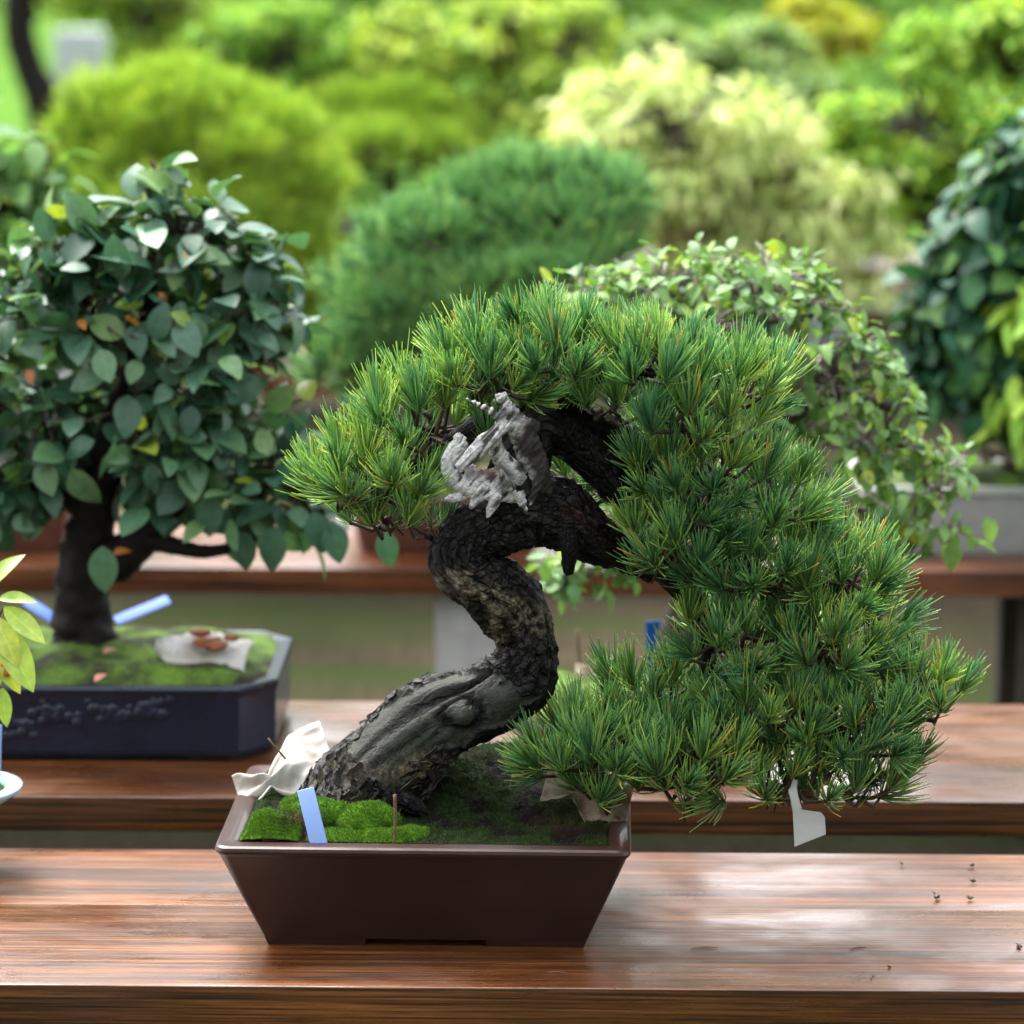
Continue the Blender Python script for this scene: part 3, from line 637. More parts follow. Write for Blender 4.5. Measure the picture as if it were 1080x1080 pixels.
# ---- silvered deadwood where the old top broke off
def deadwood():
    parts = [([(572, 520, -20, 15), (564, 492, -34, 19), (554, 464, -42, 18), (541, 441, -50, 13), (532, 426, -53, 9), (528, 415, -52, 7)], .75),
             ([(552, 505, -36, 14), (534, 490, -42, 13), (523, 470, -46, 10), (527, 446, -48, 6)], .8),
             ([(490, 419, -58, .8), (506, 427, -58, 3), (521, 436, -58, 6.5), (531, 446, -57, 10), (516, 462, -60, 11), (500, 478, -60, 11), (483, 494, -58, 7)], .45),
             ([(480, 459, -42, 4), (486, 466, -44, 9), (478, 480, -46, 12), (476, 496, -48, 13), (486, 512, -50, 12), (502, 517, -52, 12), (522, 518, -48, 13), (548, 520, -34, 14)], .6),
             ([(492, 496, -42, 12), (510, 506, -44, 14), (532, 502, -38, 14)], .7),
             ([(494, 516, -50, 11), (482, 524, -53, 7), (472, 526, -55, 4), (464, 528, -55, 1)], .6), ([(508, 520, -50, 11), (500, 531, -55, 6), (496, 537, -56, 1.5)], .7),
             ([(524, 522, -50, 11), (519, 534, -55, 7), (513, 546, -56, 1.2)], .7), ([(538, 518, -48, 10), (532, 506, -55, 7), (528, 494, -57, 1.5)], .7), ([(546, 520, -42, 10), (552, 532, -46, 5), (556, 543, -46, 1.2)], .6),
             ([(562, 462, -50, 8), (570, 486, -46, 8), (566, 510, -42, 8), (558, 534, -40, 3)], .4), ([(540, 440, -52, 8), (552, 446, -50, 9), (566, 452, -40, 10)], .6)]
    mb = MB()
    for lst, fl in parts:
        q = px_path(lst); V, F = tube(q[:, :3], q[:, 3] * .80, 14, 26, front=fr, flat=fl); mb.add(V, F)
    V, F = mb.geo(); me = bpy.data.meshes.new('tmp'); me.from_pydata(V.tolist(), [], F); o = bpy.data.objects.new('tmp', me); COL.objects.link(o)
    r = o.modifiers.new('r', 'REMESH'); r.mode = 'VOXEL'; r.voxel_size = .00095
    dg = bpy.context.evaluated_depsgraph_get(); e = o.evaluated_get(dg).to_mesh()
    nvv = len(e.vertices); co = np.empty(nvv * 3, np.float32); e.vertices.foreach_get('co', co); no = np.empty(nvv * 3, np.float32); e.vertices.foreach_get('normal', no)
    co = co.reshape(-1, 3).astype(float); no = no.reshape(-1, 3).astype(float); F = [list(p.vertices) for p in e.polygons]
    o.evaluated_get(dg).to_mesh_clear(); bpy.data.objects.remove(o); bpy.data.meshes.remove(me)
    sx, sy = proj(co)
    d = np.array([noise.ridged_multi_fractal(Vector(((p[0] * .75 - p[2] * .65) * 150, p[1] * 90, (p[0] * .65 + p[2] * .75) * 28)), .9, 2.2, 3, 1, 2) for p in co])
    d2 = np.array([noise.fractal(Vector(p * 62), .8, 2.1, 2) for p in co])
    d3 = np.array([noise.ridged_multi_fractal(Vector(p * 46) + Vector((3, 1, 8)), .9, 2.0, 2, 1, 2) for p in co])
    co2 = co + no * ((d - 1.0) * .0019 + d2 * .0005 + (d3 - 1.0) * .0007)[:, None]
    crack = np.clip(np.clip((.80 - d) * 2.6, 0, 1) + np.clip((.70 - d3) * 1.6, 0, .8), 0, .94)
    redp = np.clip((np.exp(-(((sx - 556) / 9) ** 2 + ((sy - 462) / 20) ** 2)) + np.exp(-(((sx - 513) / 14) ** 2 + ((sy - 498) / 7) ** 2))) * 1.0, 0, .9)
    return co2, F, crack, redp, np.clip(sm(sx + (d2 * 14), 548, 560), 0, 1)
dv, df, dcr, dred, ddk = deadwood()
def dead_mat():
    m, nt, out = newmat('silver_deadwood'); v = mapping(nt, (60, 60, 130), rnd_off=False)
    f = noise_n(nt, v, 3.0, 6, .65, .8).outputs['Fac']
    c = ramp(nt, f, [(0.28, (.05, .046, .043)), (0.42, (.32, .31, .305)), (0.64, (.60, .59, .585))]).outputs[0]
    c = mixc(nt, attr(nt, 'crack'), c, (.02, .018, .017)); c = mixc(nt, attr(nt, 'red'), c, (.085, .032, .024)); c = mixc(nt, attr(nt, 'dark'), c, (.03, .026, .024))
    principled(nt, out, c, 0.7, 0.3, bump(nt, f, 0.7, 0.0015)); return m
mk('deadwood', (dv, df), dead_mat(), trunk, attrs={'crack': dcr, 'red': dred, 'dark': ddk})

# ---- flakes of loose bark round the base and along the upper left edge
def flakes():
    mb = MB()
    def flake(p, nrml, along, s):
        t = nrm(along - np.dot(along, nrml) * nrml); b = np.cross(nrml, t); n = 5
        top = []; bot = []
        for i in range(n):
            for j in range(n):
                a, c = i / (n - 1) - .5, j / (n - 1) - .5
                k = 1 + .25 * R.uniform(-1, 1)
                z = .25 * (a * a) * s + .35 * max(0, c) ** 2 * s * 2 + R.normal() * .04 * s
                w_ = p + t * a * s * 1.5 * k + b * c * s * k + nrml * (z + .0012)
                top.append(w_); bot.append(w_ - nrml * .0011)
        F = []
        for i in range(n - 1):
            for j in range(n - 1):
                k = i * n + j; F.append([k, k + 1, k + n + 1, k + n]); F.append([n * n + k, n * n + k + n, n * n + k + n + 1, n * n + k + 1])
        rim = [i for i in range(n)] + [i * n + n - 1 for i in range(1, n)] + [(n - 1) * n + j for j in range(n - 2, -1, -1)] + [i * n for i in range(n - 2, 0, -1)]
        for a, b2 in zip(rim, rim[1:] + rim[:1]): F.append([a, n * n + a, n * n + b2, b2])
        mb.add(top + bot, F)
    cand = [(i, j) for i in range(0, int(NR * 3.2 / 16), 3) for j in range(0, NS, 2)]
    rnd.shuffle(cand); made = 0
    for i, j in cand:
        f_, uu = ph[j], u[i]
        edge_ok = 1.0 < f_ < 1.9 and uu < 3.2
        base_ok = uu < 1.35 and -2.2 < f_ < 1.8
        low_ok = -1.5 < f_ < -.7 and uu < 2.6
        if not (edge_ok or base_ok or low_ok): continue
        if R.random() > (.20 if edge_ok else .26): continue
        flake(TV[i * NS + j], nrm(nv[i, j] + R.normal(size=3) * .25), T[i] + R.normal(size=3) * .35, R.uniform(.005, .010) if edge_ok else R.uniform(.008, .019)); made += 1
        if made > 230: break
    return mb.geo()
fv, ff = flakes(); z = np.zeros(len(fv))
mk('loose_bark', (fv, ff), M['pinebark'], trunk, smooth=False, attrs={'bare': z, 'pale': np.repeat(R.random(len(fv) // 50) ** 4 * .7, 50), 'red': z, 'grey': np.repeat(R.uniform(.1, 1.0, len(fv) // 50), 50)})
# surface roots spreading into the mound
for lst in ([(395, 838, -20, 22), (420, 842, -38, 15), (438, 852, -44, 9), (452, 862, -46, 4)], [(370, 850, -10, 24), (356, 856, -26, 14), (344, 862, -34, 7)]):
    limb(lst, 'root', trunk, 24, 50, .004)

# ---- needle pads
pads = {
 'upper_left': [(396, 500, 86, 52, 70, -.02), (450, 445, 92, 62, 85, .02), (520, 388, 74, 58, 85, .03), (448, 552, 66, 40, 55, -.035), (356, 512, 44, 42, 45, -.02), (400, 540, 56, 36, 50, .0)],
 'upper': [(590, 372, 78, 56, 95, .03), (680, 385, 92, 54, 100, .02), (768, 405, 72, 52, 85, .02), (730, 440, 90, 44, 60, -.03), (640, 425, 60, 36, 40, -.02), (640, 500, 70, 50, 40, .10), (560, 330, 40, 30, 40, .03), (540, 420, 60, 30, 30, .07)],
 'right': [(745, 500, 86, 56, 75, .0), (808, 525, 70, 62, 75, .01), (706, 575, 76, 62, 60, -.02), (690, 500, 50, 56, 50, -.01), (800, 600, 90, 58, 70, -.02), (884, 606, 66, 50, 65, .01), (730, 545, 60, 50, 50, -.03)],
 'lower_right': [(770, 668, 84, 58, 80, .0), (870, 675, 84, 60, 75, -.01), (966, 730, 72, 54, 60, -.01), (880, 760, 100, 58, 80, -.02), (912, 645, 52, 50, 50, .02), (940, 800, 48, 40, 45, .0)],
 'lower': [(628, 790, 88, 56, 85, -.03), (730, 796, 94, 60, 85, -.04), (826, 822, 96, 56, 80, -.04), (900, 824, 62, 48, 60, -.03), (690, 728, 80, 48, 60, .03), (800, 752, 80, 52, 60, -.05), (720, 824, 74, 48, 45, -.06), (640, 825, 60, 40, 45, -.05)],
}
LN = .0365
for key, lst in pads.items():
    shr = 22
    el = ells_px([(a, b + 12, max(16, c - shr), max(10, d - shr), max(16, e - shr * .8), f) for a, b, c, d, e, f in lst], YT)
    cand, O = sample_shell(el, 2600, lo=.9, hi=1.06, under=.72, inner=.74)
    kk_ = O[:, 2] > -.68; cand, O = cand[kk_], O[kk_]
    keep = []
    for i in range(len(cand)):
        if all(np.sum((cand[i] - cand[j]) ** 2) > .0285 ** 2 for j in keep): keep.append(i)
    Pt, Ot = cand[keep], O[keep]
    ax = nrm(Ot * .75 + np.array([0, -.10, .85]) + R.normal(size=Ot.shape) * .28)
    low = Ot[:, 2] < -.2; ax[low] = nrm(Ot[low] * .75 + np.array([0, -.30, .95]) + R.normal(size=(low.sum(), 3)) * .25)
    # tufts are pruned away from the deadwood and the bare limbs of the open middle
    tx, ty = proj(Pt + ax * LN * .5); yy = Pt[:, 1]
    bad = ((tx > 452) & (tx < 590) & (ty > 418) & (ty < 560) & (yy < YT - .005)) | ((tx > 540) & (tx < 648) & (ty > 440) & (ty < 600) & (yy < YT + .05)) | ((tx > 440) & (tx < 606) & (ty > 560) & (ty < 735)) | ((tx > 590) & (tx < 706) & (ty > 622) & (ty < 704)) | ((tx > 832) & (tx < 872) & (ty > 838) & (yy < YT - .02))
    Pt, Ot, ax = Pt[~bad], Ot[~bad], ax[~bad]
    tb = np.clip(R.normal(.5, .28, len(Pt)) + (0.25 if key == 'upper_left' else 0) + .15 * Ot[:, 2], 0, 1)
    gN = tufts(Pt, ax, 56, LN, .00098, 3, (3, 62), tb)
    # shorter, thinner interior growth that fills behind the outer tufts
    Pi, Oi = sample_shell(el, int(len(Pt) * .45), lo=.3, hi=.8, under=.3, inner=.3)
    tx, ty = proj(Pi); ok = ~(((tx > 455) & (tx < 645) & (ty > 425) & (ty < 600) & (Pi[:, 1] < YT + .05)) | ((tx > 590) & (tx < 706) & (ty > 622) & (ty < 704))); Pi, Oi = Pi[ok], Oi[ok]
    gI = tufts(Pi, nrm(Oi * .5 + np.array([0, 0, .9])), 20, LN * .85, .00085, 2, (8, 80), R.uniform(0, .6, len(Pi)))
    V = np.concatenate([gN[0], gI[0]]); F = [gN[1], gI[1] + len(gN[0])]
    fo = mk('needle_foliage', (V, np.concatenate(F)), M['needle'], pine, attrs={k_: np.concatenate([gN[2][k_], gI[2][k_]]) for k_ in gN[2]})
    mb = MB()
    for p, a in zip(np.concatenate([Pt, Pi]), np.concatenate([ax, Oi])):
        i = int(np.argmin([np.sum(((p - c) / r) ** 2) for c, r in el])); c = el[i][0]
        q0 = c + (p - c) * .15 + R.normal(size=3) * .006; m_ = (q0 + p) / 2 + np.array([0, 0, -.008]) + R.normal(size=3) * .005
        Vt, Ft = tube([q0, m_, p, p + a * LN * .35], [.0032, .0026, .0019, .0013], 5); mb.add(Vt, Ft)
    tag(mk('twigs', mb.geo(), M['pine_twig'], fo), kind='stuff')

# ================================================================== things in and on the main pot
def packet(name, label, c, ax, side, up, L, W, mat, fill, pin=None, cat='fertilizer packet', pinch=-.3, seed=1, group='fertilizer packets on the pots'):
    rg = np.random.default_rng(seed); n, m = 40, 34
    t = thing(name, label, cat, c, 0, group)
    s = np.linspace(-1, 1, n + 1); v = np.linspace(-1, 1, m + 1); SS, VV_ = np.meshgrid(s, v, indexing='ij')
    dist = np.abs(SS - pinch); w_ = .18 + .82 * np.clip(dist / .65, 0, 1) ** .75
    w_ = w_ * np.where(SS < pinch, .72, 1.22)
    fold = np.cos(VV_ * 7.5 + rg.uniform(0, 3)) * .13 * np.exp(-(dist / .45) ** 2) + .06 * np.sin(VV_ * 3 + SS * 4 + rg.uniform(0, 6))
    bulge = .33 * np.exp(-(((SS - pinch - .45) / .33) ** 2 + (VV_ / .55) ** 2)) - .22 * VV_ ** 2 * (SS > pinch) * dist
    cr2 = np.array([noise.ridged_multi_fractal(Vector((a * 2.4 + seed * 5, b * 2.4, seed)), .9, 2.1, 3, 1, 2) for a, b in zip(SS.ravel(), VV_.ravel())]).reshape(SS.shape) - .9
    hh = fold + bulge + cr2 * .085 + .12 * np.abs(VV_) ** 2 * w_ * (SS < pinch)
    ax, side, up = nrm(ax), nrm(side), nrm(up)
    V = np.asarray(c) + (SS * L / 2)[..., None] * ax + (VV_ * w_ * W / 2)[..., None] * side + (hh * W / 2)[..., None] * up
    i = np.arange(n)[:, None] * (m + 1) + np.arange(m)[None]
    o = mk('wrapper', (V.reshape(-1, 3), np.stack([i, i + 1, i + m + 2, i + m + 1], -1).reshape(-1, 4)), mat, t)
    sol = o.modifiers.new('thickness', 'SOLIDIFY'); sol.thickness = .0004
    if fill:
        mb = MB()
        for k in range(fill):
            p = np.asarray(c) + ax * L * rg.uniform(-.05, .36) + side * W * rg.uniform(-.22, .22) + up * W * .19
            bm = bmesh.new(); bmesh.ops.create_icosphere(bm, subdivisions=3, radius=1); Vb, Fb = bm_geo(bm)
            d = np.array([1 + .3 * noise.noise(Vector(x * 1.7) + Vector((k * 3, seed, 0))) for x in Vb]); sc = rg.uniform(.07, .17) * W
            mb.add(Vb * d[:, None] * sc * np.array([1.3, 1, .5]) + p, Fb)
        mk('contents', mb.geo(), M['brownlump'], t)
    if pin is not None:
        Vp, Fp = tube([pin[0], pin[1]], [.0011, .0013], 8, 6); mk('pin', (Vp, Fp), M['stick'], t)
    return t
c1 = onz(300, 838, RIMZ) + np.array([0, .01, .020])
packet('fertilizer_packet', 'white crumpled paper packet pinned with a stick at the corner of the brown pot', c1, (.84, .25, .40), (-.30, .62, .62), (-.10, -.62, .80), .116, .078, M['paper'], 0,
       (at(283, 779, c1[1] + .0), at(306, 806, c1[1] + .005)), seed=3)
c2 = onz(618, 856, RIMZ) + np.array([0, -.005, .018])
packet('fertilizer_packet', 'beige stained paper packet under the lowest needles in the brown pot', c2, (.92, -.25, -.22), (.2, .78, .5), (.1, -.55, .8), .098, .074, M['paper_old'], 3, None, seed=8)

def stake(name, label, p0, p1, wd, th, mat, cat='plant label', group='plastic plant labels', face=(0, -1, .3)):
    """flat plastic label from p0 (in the soil) to p1"""
    p0, p1 = np.asarray(p0), np.asarray(p1); L = np.linalg.norm(p1 - p0); zc = nrm(p1 - p0); f = np.asarray(face, float); y = nrm(f - np.dot(f, zc) * zc); x = np.cross(y, zc)
    V, F = rbox((0, 0, 0), (wd, th, L), min(th * .42, .0008), 2)
    V = (p0 + p1) / 2 + V[:, :1] * x + V[:, 1:2] * y + V[:, 2:] * zc
    t = mk(name, (V, F), mat); return tag(t, label, cat, group)
pl0 = onz(336, 896, RIMZ - .004) + np.array([0, .012, 0]); pl1 = at(322, 832, pl0[1] + .018)
stake('plant_label', 'light blue blank plastic label leaning in the bright moss of the brown pot', pl0, pl1, .0185, .0016, M['label_blue'])
s0 = onz(416, 893, RIMZ - .004) + np.array([0, .008, 0]); s1 = at(416.5, 838, s0[1] + .002)
V, F = tube([s0, (s0 + s1) / 2 + np.array([.0006, 0, 0]), s1], [.0016, .0017, .0019], 9, 14, .08)
tag(mk('stick', (V, F), M['stick']), 'thin brown stick upright in the soil of the brown pot', 'stick')

# white tag hanging under the lowest branch
yt = YT - .085
tp = [(836, 853), (866, 857), (870, 862), (871, 880), (838, 893)]
Vf = np.array([at(x, y, yt - .0004 * k) for k, (x, y) in enumerate(tp)]); Vb = Vf + np.array([0, .0012, 0]); n = len(tp)
t = thing('hanging_tag', 'white plastic tag hanging below the lowest pine branch at right', 'tag', Vf[0])
mk('plate', (np.vstack([Vf, Vb]), [list(range(n))[::-1], list(range(n, 2 * n))] + [[i, (i + 1) % n, n + (i + 1) % n, n + i] for i in range(n)]), M['white'], t, smooth=False)
q = [at(841, 855, yt + .001), at(838, 843, yt + .004), at(836, 832, yt + .010), at(838, 822, yt + .016)]
V, F = tube(q, [.0055, .005, .005, .004], 8, 16, flat=.12, front=(0, -1, .2)); mk('strap', (V, F), M['white'], t)
# little dry bits on the front bench
def bit(name, label, px, py, s, mat, cat, group, k):
    p = onz(px, py, BZ); rg = np.random.default_rng(k)
    bm = bmesh.new(); bmesh.ops.create_icosphere(bm, subdivisions=3, radius=1); V, F = bm_geo(bm)
    d = np.array([1 + .55 * noise.noise(Vector(x * 1.4) + Vector((k * 7.1, 0, 0))) + .25 * noise.noise(Vector(x * 4) + Vector((k, 0, 0))) for x in V])
    V = V * d[:, None] * np.array([1, .7, .55]) * s; a = rg.uniform(0, 3); V = np.column_stack([V[:, 0] * math.cos(a) - V[:, 1] * math.sin(a), V[:, 0] * math.sin(a) + V[:, 1] * math.cos(a), V[:, 2]])
    spike = tube([(0, 0, 0), (s * 1.2 * math.cos(a + 1), s * .8 * math.sin(a + 1), s * 1.0)], [s * .35, s * .06], 6, 5)
    mb = MB().add(V, F).add(*spike); Vw, Fw = mb.geo(); Vw[:, 2] -= Vw[:, 2].min() - .0002
    return tag(mk(name, (Vw + p, Fw), mat), label, cat, group)
G = 'dry bud scales dropped on the front bench'
bit('dry_bud', 'largest dry brown bud scale on the front bench, nearest the white tag', 988, 948, .0050, M['debris'], 'debris', G, 1)
bit('dry_bud', 'dry bud scale on the front bench, straight behind the other crumbs near the back edge', 1025, 914, .0036, M['debris'], 'debris', G, 2)
bit('dry_bud', 'flat dark bud scale on the front bench, in the middle of the right-hand trio', 1026, 931, .0034, M['debris'], 'debris', G, 3)
bit('dry_bud', 'spiky bud scale on the front bench, right of the largest crumb', 1023, 949, .0036, M['debris'], 'debris', G, 4)
bit('dry_bud', 'tiny dark crumb on the front bench near its front edge', 938, 1021, .0022, M['debris'], 'debris', G, 5)
bit('dry_bud', 'dry bud with a raised stalk at the right end of the front bench', 1075, 1000, .0036, M['debris'], 'debris', G, 6)
bit('dry_bud', 'faint small crumb at the back of the front bench below the white tag', 951, 912, .0026, M['debris'], 'debris', G, 7)
for (px, py, L, a, lb) in ((921, 1030, .016, 1.2, 'short pale fallen needle on the front edge of the front bench'), (743, 1000, .030, .1, 'long pale fallen needle lying across the wet front bench beside the pot'), (905, 1000, .02, .3, 'curled fallen needle on the wet bench between the pot and the largest crumb'), (588, 1026, .022, -.1, 'brown fallen needle on the bench in front of the brown pot')):
    p = onz(px, py, BZ + .0012); d = np.array([math.cos(a), math.sin(a), 0]); e = np.array([-d[1], d[0], 0])
    V, F = tube([p - d * L / 2, p + e * L * .12, p + d * L / 2], [.0005, .0008, .0004], 6, 12)
    tag(mk('fallen_needle', (V, F), M['stick']), lb, 'pine needle', 'fallen pine needles on the front bench')

# ================================================================== left bonsai in the navy pot (second bench)
zb = BZ
cF = onz(250, 806, BZ); YL = cF[1]; k = 1 / ppm(cF)
LW, LD, LH = .50, .30, .105
xr = onz(294, 800, BZ)[0]; LX, LY = xr - LW / 2, YL + LD / 2 + .004
lb_ = thing('broadleaf_bonsai', 'bonsai with waxy blue-green oval leaves in a navy glazed pot with cut corners', 'bonsai', (LX, LY, BZ), rad(-1.0))
prof = [(.026, 0.0), (.026, .010), (.006, .0105), (.004, .016), (.002, LH - .016), (-.001, LH - .010), (-.002, LH - .004), (0, LH), (.016, LH - .001), (.019, LH - .006), (.022, LH - .03)]
lpot = mk('pot', pot_geo(LW, LD, prof, .045, 4, True), M['navy'], lb_, smooth=False, local=True)
# moulded relief on the front: a spreading branch with clusters of small fruit
for cl in [(-.05, .066, .022, .011), (.028, .070, .026, .010), (.07, .074, .016, .007), (-.10, .050, .02, .010)]:
    mb = MB()
    for k in range(22):
        bm = bmesh.new(); bmesh.ops.create_icosphere(bm, subdivisions=2, radius=R.uniform(.0045, .0085)); V, F = bm_geo(bm)
        mb.add(V * np.array([1, .32, 1]) + np.array([cl[0] + R.normal() * cl[2] * .7 + .01, -LD / 2 + .002, cl[1] + R.normal() * cl[3] * .7]), F)
    mk('relief', mb.geo(), M['navy'], lpot, local=True)
soil_disc(LW - .034, LD - .034, LH - .004, .026, M['moss'], lb_)
YLT = LY + .01
def simple_trunk(parent, lst, Y0, mat, name='trunk', sides=14, n=40, jag=.05, holder=None):
    q = px_path(lst, Y0); V, F = tube(q[:, :3], q[:, 3], sides, n, front=fr)
    d = np.array([noise.fractal(Vector(p * 45), .8, 2.1, 4) for p in V]); c = np.repeat(catmull(q, n)[:, :3], sides, 0)
    V = V + (V - c) * (d * .22)[:, None]
    return mk(name, (V, F), mat, holder or parent)
ltr = simple_trunk(lb_, [(88, 702, 0, 58), (88, 680, 0, 39), (86, 650, 0, 30), (86, 610, 0, 27), (92, 570, 0, 25), (102, 530, 0, 22), (118, 470, 0, 20), (140, 400, 0, 14), (160, 320, 0, 9), (172, 240, 0, 6), (180, 190, 0, 4)], YLT, M['bark'], sides=24, n=80)
simple_trunk(lb_, [(100, 600, 0, 24), (135, 582, -10, 21), (165, 555, -15, 17), (190, 520, -20, 13), (215, 470, -20, 9), (240, 400, -10, 5)], YLT, M['bark'], 'branch', 18, 50, holder=ltr)
simple_trunk(lb_, [(150, 568, -18, 11), (185, 576, -40, 9), (222, 582, -50, 7), (262, 570, -50, 5), (300, 540, -10, 3)], YLT, M['bark'], 'branch', 12, 40, holder=ltr)
simple_trunk(lb_, [(95, 540, 0, 20), (60, 500, 0, 14), (20, 450, 0, 9), (-40, 400, 0, 5)], YLT, M['bark'], 'branch', 14, 40, holder=ltr)
el = ells_px([(175, 268, 100, 84, 90), (100, 340, 140, 96, 110), (225, 360, 100, 104, 95), (120, 275, 90, 66, 80), (258, 300, 52, 60, 60), (60, 430, 110, 100, 100), (180, 465, 105, 70, 95), (278, 522, 76, 66, 70, -.02), (10, 500, 80, 62, 80), (-60, 400, 110, 120, 110), (315, 520, 38, 50, 40, -.02), (175, 215, 32, 40, 34), (150, 420, 90, 90, 60, -.06)], YLT)
tmpl_l = leaf_template(8, .64, .25, .20)
(gv, gf, ga), tipsP = leafy(el, 350, 4, .055, tmpl_l, .10, .80, (.1, .8), .35, .72)
(gv2, gf2, ga2), tips2 = leafy(el, 120, 3, .056, tmpl_l, .3, .6, (.0, .5), .4, .35)
(gv3, gf3, ga3), tips3 = leafy(ells_px([(180, 215, 50, 50, 40), (285, 330, 40, 60, 30), (320, 420, 30, 40, 30), (110, 250, 60, 30, 40), (30, 300, 60, 30, 40)], YLT), 14, 3, .046, tmpl_l, .15, .6, (.84, .95), .5, .5)
V = np.concatenate([gv, gv2, gv3]); F = np.concatenate([gf, gf2 + len(gv), gf3 + len(gv) + len(gv2)])
mk('leaves', (V, F), M['leaf_teal'], lb_, attrs={a: np.concatenate([ga[a], ga2[a], ga3[a]]) for a in ga})
# a few hand-placed hanging leaves of the lower edge
hp = [(108, 576, .064, (0.05, -.25, -1)), (222, 520, .060, (-.05, -.2, -1)), (290, 555, .062, (-.1, -.2, -1)), (330, 540, .058, (.25, -.2, -.9)), (255, 560, .055, (.1, -.1, -1)), (350, 550, .058, (.2, -.3, -1)), (405, 560, .050, (.2, -.3, -1))]
pos = np.array([at(a, b, YLT - .09) for a, b, _, _ in hp]); fw = np.array([d for *_, d in hp], float)
g = leaves_geo(leaf_template(9, .62, .2, .12), pos, fw, np.tile(np.array([0, -1.0, .5]), (len(hp), 1)), np.array([s for _, _, s, _ in hp]), np.array([.55, .3, .25, .2, .2, .25, .2]))
mk('leaves', g[:2], M['leaf_teal'], lb_, attrs=g[2])
mb = twigs(np.concatenate([tipsP, tips2, tips3]), el, .0028, .0012); tag(mk('twigs', mb.geo(), M['twig'], ltr), kind='stuff')
# small orange dead leaves among the green
op = np.array([at(x, y, YLT - .09) for x, y in ((168, 308), (195, 283), (84, 337), (132, 335), (30, 390), (120, 585))]); no_ = len(op)
g = leaves_geo(leaf_template(7, .55, .3, .5), op, R.normal(size=(no_, 3)) * .5 + np.array([.5, -.3, -.3]), np.tile(np.array([0, -.6, .8]), (no_, 1)), R.uniform(.018, .026, no_), R.uniform(0, 1, no_))
M['leaf_orange'] = leaf_mat('withered_leaf', [(0, (.42, .13, .04)), (1, (.62, .32, .04))], .5, .4, .3)
mk('withered_leaves', g[:2], M['leaf_orange'], lb_, attrs=g[2])

zs = BZ + LH + .021
cpk = onz(213, 690, zs)
packet('fertilizer_packet', 'open paper packet of orange-brown fertilizer on the moss of the navy pot', cpk + np.array([0, 0, .006]), (.97, -.10, -.05), (.1, .9, .4), (0, -.4, .92), .125, .080, M['paper'], 7, None, pinch=-.95, seed=5)
a = onz(122, 655, zs + .008); b = at(178, 632, a[1] + .03)
stake('plant_label', 'blue plastic label lying aslant behind the trunk in the navy pot', a, b, .020, .0016, M['label_mid'], face=(-.2, -.5, .8))
a = onz(62, 656, zs + .004); b = at(28, 634, a[1] + .02)
stake('plant_label', 'blue label half hidden on the left of the trunk in the navy pot', a, b, .018, .0016, M['label_mid'], face=(.2, -.5, .8))
for (px, py, lb) in ((100, 719, 'pinkish fallen leaf on the front edge of the moss in the navy pot'), (110, 690, 'pinkish fallen leaf on the moss close to the trunk in the navy pot')):
    p = onz(px, py, zs + .004)
    g = leaves_geo(leaf_template(7, .6, .5, .5), np.array([p]), np.array([[.5, .5, .5]]), np.array([[-.3, -.5, .8]]), np.array([.022]), np.array([.5]))
    tag(mk('fallen_leaf', g[:2], M['pinkleaf']), lb, 'leaf', 'fallen pink leaves in the navy pot')

# ================================================================== small plant at far left in a pale blue round pot (front bench)
zr = BZ + .10
cp = onz(-34, 828, zr); k = 1 / ppm(cp); rr_ = 57 * k
sm_pot = thing('berry_bonsai', 'small lime-leaved plant with orange berries in a pale blue round pot', 'bonsai', (cp[0], cp[1], BZ))
def lathe(prof, n=48):
    V = []; F = []
    for r, z in prof:
        for j in range(n): a = 2 * math.pi * j / n; V.append((r * math.cos(a), r * math.sin(a), z))
    for i in range(len(prof) - 1):
        for j in range(n): F.append([i * n + j, i * n + (j + 1) % n, (i + 1) * n + (j + 1) % n, (i + 1) * n + j])
    F.append(list(range(n))[::-1]); F.append([(len(prof) - 1) * n + j for j in range(n)]); return np.array(V), F
mk('pot', lathe([(.026, 0), (.028, .004), (.024, .012), (.026, .04), (.034, .075), (rr_ - .004, .092), (rr_, .0955), (rr_, .099), (rr_ - .003, .1005), (rr_ - .018, .0985), (rr_ - .024, .085)]), M['celadon'], sm_pot, local=True)
mk('moss', lathe([(rr_ - .020, .088), (rr_ - .021, .094), (rr_ * .4, .108), (.004, .112)], 32), M['moss'], sm_pot, local=True)
q = [cp + np.array([0, 0, .0]), cp + np.array([-.004, 0, .06]), cp + np.array([.004, 0, .12]), cp + np.array([0, 0, .17])]
V, F = tube(q, [.008, .006, .005, .003], 10, 30, .08); mk('trunk', (V, F), M['twig'], sm_pot)
Yp = cp[1]
hp = [(-2, 632, 40, (.9, -.2, .12)), (4, 640, 58, (.75, -.3, -.55)), (0, 660, 78, (.45, -.35, -.75)), (-6, 650, 60, (.35, -.3, -.6)), (2, 725, 42, (.12, -.3, -.85)), (-4, 690, 48, (.45, -.3, -.6)), (-20, 640, 60, (-.4, -.3, .6)), (-30, 690, 60, (-.7, -.4, -.2)), (-10, 620, 50, (.3, .2, .4)), (-40, 650, 60, (-.8, .1, .3)), (-30, 720, 60, (-.5, -.4, -.6)), (-6, 672, 50, (.1, -.4, -.9))]
pos = np.array([at(a, b, Yp - .02) for a, b, *_ in hp]); kk = 1 / ppm(pos[0])
g = leaves_geo(leaf_template(10, .40, .35, .18), pos, np.array([d for *_, d in hp]), np.tile(np.array([-.15, -.55, .85]), (len(hp), 1)), np.array([s * kk * 1.05 for _, _, s, _ in hp]), np.array([.5, .6, .55, .9, .35, .8, .5, .5, .3, .6, .5, .95]))
mk('leaves', g[:2], M['leaf_lime'], sm_pot, attrs=g[2])
mb = MB()
